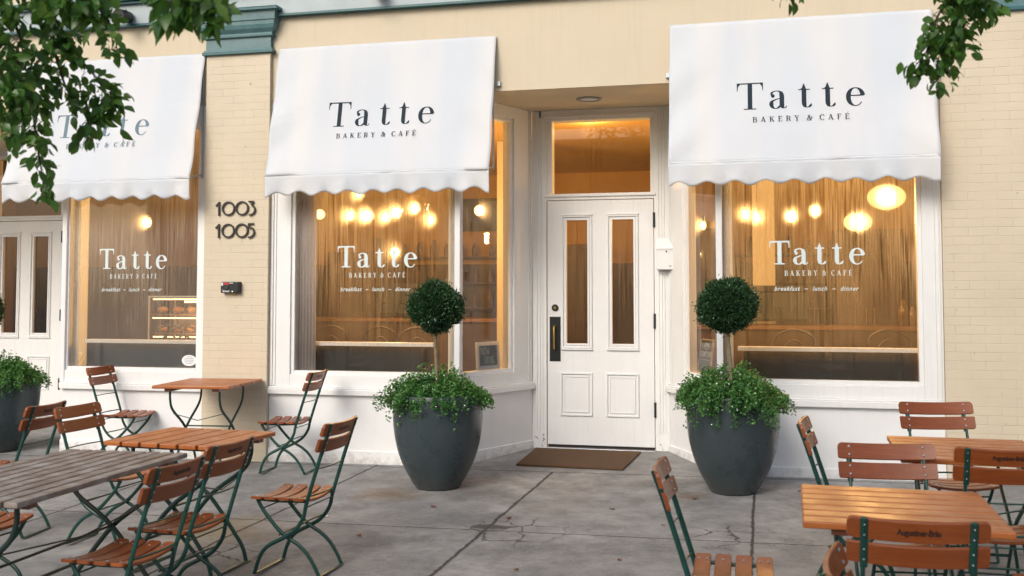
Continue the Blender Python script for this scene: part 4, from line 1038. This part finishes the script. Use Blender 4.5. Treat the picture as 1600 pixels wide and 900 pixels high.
def make_chair():
    o = empty('folding_chair'); tag(o, 'chair', 'chair', 'wooden slatted folding chairs')
    A = lambda sx, off=0: catmull([(sx*.170, y+off, z) for y, z in PA], 5)
    Bc = lambda sx: catmull([(sx*.148, y, z) for y, z in PB], 5)
    lean = Vector((0, .142, .432)).normalized(); Nn = Vector((0, -lean.z, lean.y))
    for sx in (-1, 1):
        mb = MB(); mb.tube(A(sx), .0108, 8, flat=(.75, 1.1)); mb.build('back_leg_rail', 'green_metal', o)
        mb = MB(); mb.tube(Bc(sx), .0108, 8, flat=(.75, 1.1)); mb.tube([(sx*.148, -.150, .422), (sx*.150, 0, .418), (sx*.155, .165, .425)], .009, 8); mb.build('front_leg_rail', 'green_metal', o)
    mb = MB(); mb.tube([(-.170, -.150, .012), (.170, -.150, .012)], .011, 8, flat=(1.3, .55)); mb.build('foot_bar', 'green_metal', o)
    mb = MB(); mb.tube([(-.148, .236, .012), (.148, .236, .012)], .011, 8, flat=(1.3, .55)); mb.build('foot_bar', 'green_metal', o)
    for (y, z, bow, hx, r) in ((.228, .61, .020, .170, .0042), (.175, .455, .022, .170, .0055), (.108, .285, -.012, .165, .0055), (-.118, .372, 0, .148, .0045), (.165, .395, 0, .165, .004), (.0, .235, 0, .168, .005)):
        mb = MB(); mb.tube([(hx*t, y+bow*(1-t*t), z) for t in (-1, -.75, -.5, -.25, 0, .25, .5, .75, 1)], r, 6); mb.build('stretcher', 'green_metal', o)
    # backrest
    back = MB(); bl = MB()
    bow = lambda x: -.026*(1-(x/.22)**2)
    for (uc, top) in ((.8285, 1), (.7420, 0)):
        # centre of slat along the leaning post at height uc
        y = .17+(uc-.43)*(.142/.432)
        org = (0, y-.010, uc); slat(back, .221 if top else .222, .0765, .016, org, lean, Nn, .022 if top else .012, bow, 16, 1 if top else 0)
        for sx in (-1, 1):
            for dz in (-.018, .020):
                c = Vector(org)+Vector((sx*.168, 0, 0))+lean*dz
                bx2 = bow(.168); bolt(bl, c+Nn*(.016+bx2+.0005), Nn, .0065, .005)
                bolt(bl, c-Nn*(.014), -Nn, .0042, .009)
    bk = back.build('backrest', 'varnished_wood', o); bl.build('bolts', 'steel', bk)
    # flat straps behind the slats
    for sx in (-1, 1):
        mb = MB(); mb.tube([Vector((sx*.168, .17+(z-.43)*(.142/.432)+.004, z)) for z in (.69, .74, .80, .862)], .011, 8, flat=(1.15, .35)); mb.build('strap', 'green_metal', bk)
    # maker's name burnt on the rear of the upper slat
    y0 = .17+(.8285-.43)*(.142/.432)
    f = lambda x, z, d: tuple(Vector((0, y0-.010, .8285))+Vector((-x, 0, 0))+lean*z+Nn*(bow(x)-.0008))
    mb = font_text('Augustiner-Br\u00e4u', f, -.068, .068, -.008, .022, .0, .028, .92); mb.build('lettering', 'black_lettering', bk)
    # seat
    seat = MB(); bl = MB()
    dish = lambda x: -.023*(1-(x/.205)**2)
    for k, y in enumerate((-.132, -.045, .042, .129)):
        slat(seat, .205 if k else .200, .070, .015, (0, y, .433), (0, 1, 0), (0, 0, 1), .013, dish, 16)
        for sx in (-1, 1):
            for dy in ((-.018, .018) if k in (0, 3) else (0,)): bolt(bl, (sx*.152, y+dy, .433+.0155+dish(.152)), (0, 0, 1), .0065, .004)
    st = seat.build('seat', 'varnished_wood', o); bl.build('bolts', 'steel', st)
    return o
chair0 = make_chair(); cfirst = True
def put_chair(x, y, h, label, dz=0, sc=1.0):
    global cfirst
    if cfirst: o = chair0; cfirst = False
    else: o = copy_tree(chair0)
    o.location = (x, y, gz(x, y)+dz); o.rotation_euler = (0, 0, h); o['label'] = label
    o.scale = (sc, sc, sc)
    return o
CH = [
 (2.473, -4.732, 3.14, 'folding chair seen from behind at the near right table, dark lettering on its backrest'),
 (3.048, -3.328, 3.14, 'folding chair seen from behind, cut by the right edge, at the far right table'),
 (2.58, -3.759, .10, 'folding chair facing the camera behind the near right table'),
 (3.074, -2.186, .20, 'folding chair facing the camera behind the far right table, nearest the shop wall'),
 (-.88, -4.415, -1.611, 'folding chair with lettered back beside the corner of the grey weathered table'),
 (-.918, -3.865, -1.614, 'folding chair with lettered back, second of the overlapping pair left of the lone chair'),
 (-.648, -3.106, -1.60, 'lone folding chair in side view right of the slatted middle table'),
 (-2.009, -.436, -1.50, 'folding chair by the cream pilaster, facing left to the empty small table'),
 (-3.674, -.231, 1.643, 'folding chair under the left window facing right toward the small table'),
 (-2.061, -2.758, 1.55, 'dark red folding chair facing right behind the grey weathered table'),
 (-2.941, -2.689, -1.483, 'folding chair seen from behind beside the far left planter'),
 (2.50, -2.851, 1.457, 'folding chair in side view at the left end of the far right table'),
 (1.857, -4.179, 1.58, 'folding chair in side view at the bottom of the picture, alone right of centre'),
 (-1.973, -4.027, 1.571, 'folding chair under the left end of the grey weathered table, only its seat showing'),
 (2.472, -5.55, 1.455, 'folding chair at the bottom edge with just the tip of its backrest showing'),
 (3.061, -4.97, -1.571, 'folding chair at the bottom right corner with only its seat end showing'),
 (3.128, -4.25, -1.571, 'folding chair at the right end of the near right table, cut by the frame'),
]
for c in CH: put_chair(*c)

# ------------------------------------------------------------------ folding slatted tables
def make_table(x, y, h, L, W_, ns, wood, label, H=.76, metal='green_metal', gap=.015):
    o = tag(empty('folding_table', (x, y, gz(x, y)), h), label, 'table', 'slatted folding tables')
    mb = MB(); pitch = W_/ns; th = .026
    for i in range(ns):
        y0 = -W_/2+pitch*i+gap/2; y1 = -W_/2+pitch*(i+1)-gap/2
        mb.box(-L/2, L/2, y0, y1, H-th, H)
    mb.build('table_top', wood, o, .0055)
    for sx in (-1, 1):
        mb = MB(); xx = sx*(L/2-.13); mb.box(xx-.03, xx+.03, -W_/2+.03, W_/2-.03, H-th-.024, H-th-.0005); mb.build('batten', 'batten_wood', o, .003)
    yo = W_/2-.10; xc = L/2-.12
    for sx in (-1, 1):
        for sy in (-1, 1):
            X = sx*(xc-(.0 if sy < 0 else .022))
            P = [(X, sy*yo, H-.045), (X, sy*(yo-.005), H-.13), (X, sy*(yo-.06), H-.22), (X, 0, .385), (X, -sy*.18, .17), (X, -sy*.235, .09), (X, -sy*.26, .012)]
            mb = MB(); mb.tube(catmull(P, 5), .0125, 8, flat=(.7, 1.1)); mb.build('leg', metal, o)
    for sy in (-1, 1): mb = MB(); mb.tube([(-xc, sy*.262, .012), (xc, sy*.262, .012)], .011, 8, flat=(1.3, .6)); mb.build('foot_bar', metal, o)
    for P, r_ in (([(-xc, 0, .385), (xc, 0, .385)], .007), ([(-xc, .15, .20), (xc, .15, .20)], .009), ([(-xc, -yo+.07, H-.25), (0, -yo+.07, .46), (xc, -yo+.07, H-.25)], .004)):
        mb = MB(); mb.tube(P, r_, 6); mb.build('stretcher', metal, o)
    return o
make_table(-1.39, -4.27, 1.602, 1.37, .735, 9, 'weathered_wood', 'grey weathered slatted table in the left foreground', .76, 'dark_green_metal')
make_table(-2.70, -.50, .130, .675, .80, 6, 'table_wood', 'small orange-brown table standing against the cream pilaster', .765)
make_table(-1.26, -3.18, PI/2-.068, .64, .745, 6, 'table_wood', 'orange-brown slatted table between the weathered table and the pilaster', .76)
make_table(2.49, -4.335, -.030, .713, .775, 7, 'table_wood', 'orange-brown slatted table in the right foreground', .76)
make_table(2.99, -2.97, -.034, .69, .82, 7, 'table_wood', 'slatted table behind the near right table, cut by the right edge', .76)
make_table(-4.25, -2.2, .1, .7, .75, 6, 'batten_wood', 'reddish brown table corner at the left edge before the far planter', .76)

# ------------------------------------------------------------------ litter
def litter(x, y, label, mat, s_, name, cat, n=9, seed=0):
    rs = random.Random(seed); o = tag(empty(name, (x, y, gz(x, y)+.004), rs.uniform(0, 6)), label, cat)
    ring = [(s_*(.7+.4*rs.random())*math.cos(2*PI*k/n), s_*.6*(.7+.4*rs.random())*math.sin(2*PI*k/n), rs.uniform(0, .012)) for k in range(n)]
    mb = MB(); mb.add([(0, 0, .006)]+ring, [(0, 1+k, 1+(k+1) % n) for k in range(n)], True); q = mb.build('sheet', mat, o)
    m_ = q.modifiers.new('t', 'SOLIDIFY'); m_.thickness = .0012
    return o
litter(-1.77, -.52, 'crumpled white paper scrap on the pavement by the pilaster', 'white_label', .04, 'paper_scrap', 'litter', 11, 1)
litter(-.98, -1.9, 'flat white paper scrap beside the pavement joint', 'white_label', .028, 'paper_scrap', 'litter', 9, 2)
litter(.29, -1.72, 'small reddish dead leaf right of the joint in the pavement', 'dead_leaf', .03, 'dead_leaf', 'leaf', 8, 3)
litter(1.17, -2.6, 'reddish dead leaf on the pavement near the lower chair', 'dead_leaf', .025, 'dead_leaf', 'leaf', 8, 4)
litter(1.50, -.92, 'dry brown leaf at the foot of the right planter', 'dead_leaf', .03, 'dead_leaf', 'leaf', 8, 5)

rs9 = random.Random(77)
spots = [(-.32, -1.5, 'beside the foot of the left planter'), (.95, -1.35, 'between the doormat and the lone right chair'), (2.25, -.55, 'by the wall right of the right planter'), (-2.2, -.9, 'near the feet of the chair by the pilaster'), (.62, -2.9, 'left of the lower lone chair'), (-.55, -2.35, 'right of the lone side-view chair'), (1.35, -1.75, 'in front of the right planter')]
for i, (x, y, tx) in enumerate(spots): litter(x, y, 'small dry leaf on the pavement '+tx, 'dead_leaf', rs9.uniform(.018, .03), 'dead_leaf', 'leaf', 8, 10+i)

# ------------------------------------------------------------------ inside the cafe
def pendant(x, y, z, kind, label, r=.06):
    o = tag(empty('pendant_lamp', (x, y, z)), label, 'lamp', 'lit pendant lamps in the cafe')
    mb = MB(); mb.tube([(0, 0, r*.9), (0, 0, 3.5-z)], .004, 5); mb.build('cord', 'black_metal', o)
    pw = 14
    if kind == 'globe':
        mb = MB(); mb.sphere((0, 0, 0), r, 18, 12); mb.build('globe', 'globe_glow', o)
    elif kind == 'lantern':
        mb = MB(); mb.sphere((0, 0, 0), r, 28, 16, (1.15, 1.15, .78)); mb.build('shade', 'lantern_glow', o); pw = 26
    else:
        mb = MB(); mb.sphere((0, 0, 0), .030, 12, 10, (1, 1, 1.7)); mb.build('bulb', 'bulb_glow', o)
        mb = MB(); mb.tube([(0, 0, .04), (0, 0, .10)], .018, 8); mb.build('socket', 'black_metal', o)
        if kind == 'clear': mb = MB(); mb.sphere((0, 0, 0), r, 22, 14); mb.build('shade', 'clear_bulb', o)
    ld = bpy.data.lights.new('lamp_light', 'POINT'); ld.energy = pw*LP; ld.color = (1, .58, .20); ld.shadow_soft_size = .025 if kind in ('bulb', 'clear') else r*.6
    if y < 1: ld.energy = 1.0
    lo = bpy.data.objects.new('lamp_light', ld); col.objects.link(lo); lo.parent = o; lo.location = (0, 0, 0)
    return o
LP = 1.7
pendant(-2.30, .9, 2.294, 'globe', 'glowing globe lamp at the left edge of the middle window', .05)
pendant(-2.641, 2.5, 2.408, 'bulb', 'bare glowing bulb left of the first round globe in the middle window')
pendant(-2.451, 2.55, 2.405, 'lantern', 'small flattened glowing lantern left of centre in the middle window', .075)
pendant(-2.395, 3.0, 2.418, 'bulb', 'bare bulb between the lantern and the round globe in the middle window')
pendant(-2.256, 3.0, 2.477, 'globe', 'round glowing globe lamp high in the centre of the middle window', .062)
pendant(-2.735, 3.0, 2.713, 'bulb', 'bulb peeping out just under the middle awning')
pendant(-1.67, 2.0, 2.43, 'clear', 'bulb inside a large clear glass ball in the middle window', .15)
pendant(-1.819, 3.0, 2.377, 'bulb', 'bare bulb right of the clear glass ball in the middle window')
pendant(-2.635, 4.0, 2.044, 'globe', 'glowing globe behind the large lettering of the middle window', .065)
pendant(-1.08, 2.5, 2.438, 'globe', 'round glowing globe right of the mullion in the middle window', .060)
pendant(2.316, 2.5, 2.311, 'globe', 'round glowing globe above the lettering in the right window', .060)
pendant(2.51, 1.5, 2.282, 'bulb', 'bare glowing bulb above the lettering in the right window')
pendant(3.151, 1.5, 2.402, 'lantern', 'big flattened paper lantern high in the right window', .15)
pendant(2.954, 2.2, 2.219, 'lantern', 'smaller paper lantern below the big one in the right window', .12)
pendant(1.845, 3.0, 2.379, 'bulb', 'left one of two slim bulbs at the left of the right window')
pendant(1.969, 3.0, 2.341, 'bulb', 'right one of two slim bulbs at the left of the right window')
pendant(1.383, 3.0, 2.265, 'bulb', 'small bulb seen through the narrow pane right of the door')
pendant(-4.638, 1.5, 2.29, 'bulb', 'bare glowing bulb in the left window')
dl_ = tag(empty('ceiling_light', (.091, 3.0, 3.497)), 'round lit ceiling light seen through the transom above the door', 'lamp')
mb = MB(); mb.lathe([(.001, -.012), (.07, -.012), (.075, -.002)], 20); mb.build('diffuser', 'downlight_glow', dl_)
mb = MB(); mb.lathe([(.076, -.014), (.09, -.010), (.092, 0)], 20); mb.build('rim', 'interior_white', dl_)
ld = bpy.data.lights.new('lamp_light', 'POINT'); ld.energy = 15*LP; ld.color = (1, .55, .20); ld.shadow_soft_size = .08
lo = bpy.data.objects.new('lamp_light', ld); col.objects.link(lo); lo.parent = dl_; lo.location = (0, 0, -.12)

def bar_counter(x0, x1, y, label):
    o = tag(empty('window_counter', ((x0+x1)/2, y, .055)), label, 'counter', 'white window counters')
    hw = (x1-x0)/2
    mb = MB(); mb.box(-hw, hw, -.055, .055, .965, 1.0); mb.build('counter_top', 'counter_white', o, .004)
    mb = MB(); mb.box(-hw+.05, hw-.05, .035, .05, .10, .964); mb.build('under_counter_dark', 'dark_panel', o)  # dark board added to stand for the gloom below the counter
    for sx in (-1, 1): mb = MB(); mb.box(sx*(hw-.12)-.02, sx*(hw-.12)+.02, -.02, .02, 0, .954); mb.build('leg', 'black_metal', o)
    return o
bar_counter(-2.15, -.86, .20, 'white window counter inside the middle window'); bar_counter(1.80, 3.25, .20, 'white window counter inside the right window'); bar_counter(-4.42, -3.10, .20, 'white window counter inside the left window')

def cafe_chair():
    o = empty('bentwood_chair'); tag(o, 'x', 'chair', 'bentwood chairs inside the cafe')
    mb = MB(); mb.lathe([(.001, .66), (.18, .66), (.185, .675), (.18, .69), (.001, .69)], 20); mb.build('seat', 'dark_wood', o)
    mb = MB(); pts = [(-.17, .10, .67), (-.20, .14, .86), (-.17, .17, 1.03), (0, .19, 1.10), (.17, .17, 1.03), (.20, .14, .86), (.17, .10, .67)]; mb.tube(catmull(pts, 6), .012, 7)
    pts = [(-.10, .13, .67), (-.11, .16, .90), (0, .18, 1.0), (.11, .16, .90), (.10, .13, .67)]; mb.tube(catmull(pts, 6), .009, 6); mb.build('backrest', 'dark_wood', o)
    for sx in (-1, 1):
        for sy in (-1, 1): mb = MB(); mb.tube([(sx*.13, sy*.13, .66), (sx*.17, sy*.17, 0)], [.015, .011], 7); mb.build('leg', 'dark_wood', o)
    mb = MB(); mb.tube([(.15*math.cos(2*PI*k/16), .15*math.sin(2*PI*k/16), .25) for k in range(17)], .008, 6, False); mb.build('foot_ring', 'dark_wood', o)
    return o
cc0 = cafe_chair(); first = True
for (x, y, h, lb) in [(-2.42, 1.35, .2, 'bentwood chair behind the counter at the left of the middle window'), (-1.83, 1.15, -.1, 'bentwood chair behind the counter at the centre of the middle window'),
                      (-1.35, 1.05, .15, 'bentwood chair behind the topiary in the middle window'), (-4.25, 1.2, .1, 'bentwood chair left of the pastry case in the left window'), (-3.95, 1.0, .1, 'bentwood chair right in front of the pastry case in the left window'),
                      (2.3, 1.3, 0, 'bentwood chair behind the counter at the left of the right window'), (3.2, 1.5, .2, 'bentwood chair behind the counter at the right of the right window')]:
    o = cc0 if first else copy_tree(cc0); first = False
    o.location = (x, y, .055); o.rotation_euler = (0, 0, h); o['label'] = lb

# pastry case behind the left window
pc = tag(empty('pastry_case', (-4.78, 2.6, .055)), 'lit glass pastry case with bread on its shelves behind the left window', 'display case')
mb = MB(); mb.box(-.55, .85, 0, .6, 0, .70); mb.build('base', 'dark_panel', pc)
mb = MB()
for x in (-.55, .83): mb.box(x, x+.02, 0, .02, .70, 1.40); mb.box(x, x+.02, .58, .6, .70, 1.40)
mb.box(-.55, .85, 0, .6, 1.40, 1.42); mb.build('frame', 'steel', pc)
for i, z in enumerate((.72, .95, 1.18)):
    mb = MB(); mb.box(-.53, .83, .04, .58, z, z+.012); sh = mb.build('shelf', 'mid_wood', pc)
    mb = MB(); mb.box(-.50, .80, .02, .035, z+.19, z+.205); mb.build('light_strip', 'strip_glow', sh)
mb = MB(); mb.box(-.05, .85, -.01, .008, 1.335, 1.36); mb.build('light_strip', 'strip_glow', pc)
ld = bpy.data.lights.new('case_light', 'POINT'); ld.energy = 10; ld.color = (1, .6, .28); ld.shadow_soft_size = .2
lo = bpy.data.objects.new('case_light', ld); col.objects.link(lo); lo.parent = pc; lo.location = (.2, -.15, 1.1)
k = 0; P0 = None
words = ['lowest', 'middle', 'upper']
for i, z in enumerate((.735, .965, 1.195)):
    for j in range(7):
        x = -.45+j*.2
        if P0 is None:
            mb = MB(); mb.sphere((0, 0, 0), .06, 12, 8, (1.2, .9, .7)); P0 = mb.build('bread_roll', 'bread'); o = P0
        else: o = P0.copy(); col.objects.link(o)
        o.location = (-4.78+x, 2.76+.03*(j % 2), .055+z+.052); o.rotation_euler = (0, 0, j)
        tag(o, 'brown bread roll on the %s shelf of the lit pastry case' % words[i], 'bread', 'bread rolls on the %s shelf of the pastry case' % words[i])
# service counter, shelves, columns, fridge
ct = tag(empty('service_counter', (1.9, 4.6, .055)), 'long wooden service counter across the cafe behind the right window', 'counter')
mb = MB(); mb.box(-1.3, 2.2, 0, .7, 0, 1.0); mb.build('front', 'dark_wood', ct); mb = MB(); mb.box(-1.35, 2.25, -.05, .75, 1.0, 1.05); mb.build('top', 'mid_wood', ct, .005)
ct = tag(empty('service_counter', (-2.5, 5.2, .055)), 'wooden service counter deep in the cafe behind the middle window', 'counter')
mb = MB(); mb.box(-2.0, 1.4, 0, .7, 0, 1.05); mb.build('front', 'dark_wood', ct); mb = MB(); mb.box(-2.05, 1.45, -.05, .75, 1.05, 1.10); mb.build('top', 'mid_wood', ct, .005)
def wall_shelf(x, z, L, label):
    o = tag(empty('wall_shelf', (x, 7.75, z)), label, 'shelf', 'shelves on the back wall')
    for q in range(3): mb = MB(); mb.box(-L/2, L/2, -.15, .25, q*.42, q*.42+.03); mb.build('board', 'dark_wood', o)
    for sx in (-1, 1): mb = MB(); mb.box(sx*L/2-.015, sx*L/2+.015, -.15, .25, -.02, 1.2); mb.build('upright', 'dark_wood', o)
    return o
wall_shelf(-3.2, 1.25, 2.2, 'dark shelf unit on the back wall behind the middle window'); wall_shelf(2.6, 1.25, 2.6, 'dark shelf unit on the back wall behind the right window')
J0 = None; rs = random.Random(4)
for (cx, L, nm) in ((-3.2, 2.0, 'middle'), (2.6, 2.4, 'right')):
    for q in range(3):
        for j in range(8):
            if J0 is None: mb = MB(); mb.lathe([(.001, 0), (.05, 0), (.052, .15), (.03, .19), (.028, .23), (.001, .23)], 12); J0 = mb.build('jar', 'jar'); o = J0
            else: o = J0.copy(); col.objects.link(o)
            o.location = (cx-L/2+L*(j+.5)/8+rs.uniform(-.03, .03), 7.72, 1.281+q*.42); s_ = rs.uniform(.8, 1.3); o.scale = (s_, s_, s_)
            tag(o, 'brown jar on the back wall shelves behind the %s window' % nm, 'jar', 'jars on shelves behind the %s window' % nm)
def column(x, y, w_, label, mat='interior_white'):
    o = tag(empty('interior_column', (x, y, .055)), label, 'column'); mb = MB(); mb.box(-w_/2, w_/2, -w_/2, w_/2, 0, 3.44); mb.build('shaft', mat, o, .005); mb = MB(); mb.box(-w_/2-.02, w_/2+.02, -w_/2-.02, w_/2+.02, 0, .12); mb.build('plinth', mat, o)
cu_ = tag(empty('side_curtain', (-2.055, .10, .80)), 'pale grey curtain panel hanging inside the left edge of the middle window', 'curtain')
mb = MB(); n_ = 40
vs = [(-.095+.18*i/n_, .008*math.sin(i*.9), z) for z in (0.0, 2.3) for i in range(n_+1)]
mb.add(vs, [(i, i+1, n_+2+i, n_+1+i) for i in range(n_)], True); q = mb.build('cloth', 'lavender_grey', cu_); m_ = q.modifiers.new('t', 'SOLIDIFY'); m_.thickness = .003
column(2.05, 5.9, .30, 'pale column deep in the cafe behind the right window'); column(-1.2, 4.4, .26, 'tiled column deep in the cafe right of the topiary', 'interior_tile')
def machine(x, y, z, label):
    o = tag(empty('espresso_machine', (x, y, z)), label, 'coffee machine')
    mb = MB(); mb.box(-.38, .38, -.25, .25, .05, .42); mb.build('body', 'dark_panel', o, .03)
    mb = MB(); mb.box(-.34, .34, -.20, .20, .42, .50); mb.build('cup_rail', 'black_metal', o, .01)
    for q in (-.22, 0, .22): mb = MB(); mb.tube([(q, -.26, .22), (q, -.42, .20)], .018, 8); mb.build('handle', 'black_metal', o)
machine(2.2, 4.9, 1.105, 'dark espresso machine on the counter behind the right window')
machine(-3.0, 5.5, 1.155, 'dark espresso machine on the counter behind the middle window')
def cabinet(x, y, w_, h, label, mat='dark_wood'):
    o = tag(empty('cabinet', (x, y, .055)), label, 'cabinet')
    mb = MB(); mb.box(-w_/2, w_/2, 0, .5, 0, h); mb.build('carcass', mat, o, .01)
    for sx in (-1, 1): mb = MB(); mb.box(sx*w_/4-w_/4+.02, sx*w_/4+w_/4-.02, -.02, -.001, .08, h-.06); d_ = mb.build('door', mat, o, .005); mb = MB(); mb.tube([(sx*.05, -.035, h*.45), (sx*.05, -.035, h*.55)], .008, 6); mb.build('handle', 'brass', d_)
cabinet(3.4, 5.6, .9, 2.3, 'tall dark cabinet deep in the cafe at the right of the right window')
cabinet(-4.0, 6.2, 1.1, 2.1, 'tall dark cabinet deep in the cafe between the left and middle windows')
cabinet(1.1, 6.4, .8, 2.4, 'tall dark cabinet deep in the cafe behind the door')
cabinet(-1.0, 6.8, 1.0, 2.2, 'tall dark cabinet deep in the cafe behind the narrow pane left of the door')
rs = random.Random(9)
for i in range(9):
    o = J0.copy(); col.objects.link(o); s_ = rs.uniform(.8, 1.4); o.scale = (s_, s_, s_*1.1); o.location = (.9+i*.13 if i < 7 else 3.0+i*.1, 4.75+rs.uniform(-.05, .15), 1.107)
    tag(o, 'brown bottle standing on the service counter behind the right window', 'jar', 'bottles on the service counter')
mbd = tag(empty('menu_board', (-2.2, 7.9, 2.0)), 'dark menu board on the back wall behind the middle window', 'menu board')
mb = MB(); mb.box(-.9, .9, -.03, 0, .55, 1.1); mb.build('board', 'dark_panel', mbd)

# ------------------------------------------------------------------ across the street (mirrored in the panes)
ob = tag(empty('street_building', (0, -34, -.6)), 'brick building across the street, seen only as reflections in the panes', 'building')
mb = MB(); mb.box(-26, 24, -8, 0, 0, 8.5); mb.build('wall', 'far_brick', ob)
mb = MB()
for i in range(14):
    for j in range(2): mb.box(-24+i*3.4, -24+i*3.4+1.4, 0, .05, 1.2+j*3.6, 3.5+j*3.6)
mb.build('windows', 'far_window', ob)
mb = MB(); mb.box(-26.2, 24.2, -8.2, .25, 8.5, 9.0); mb.build('parapet', 'interior_white', ob)
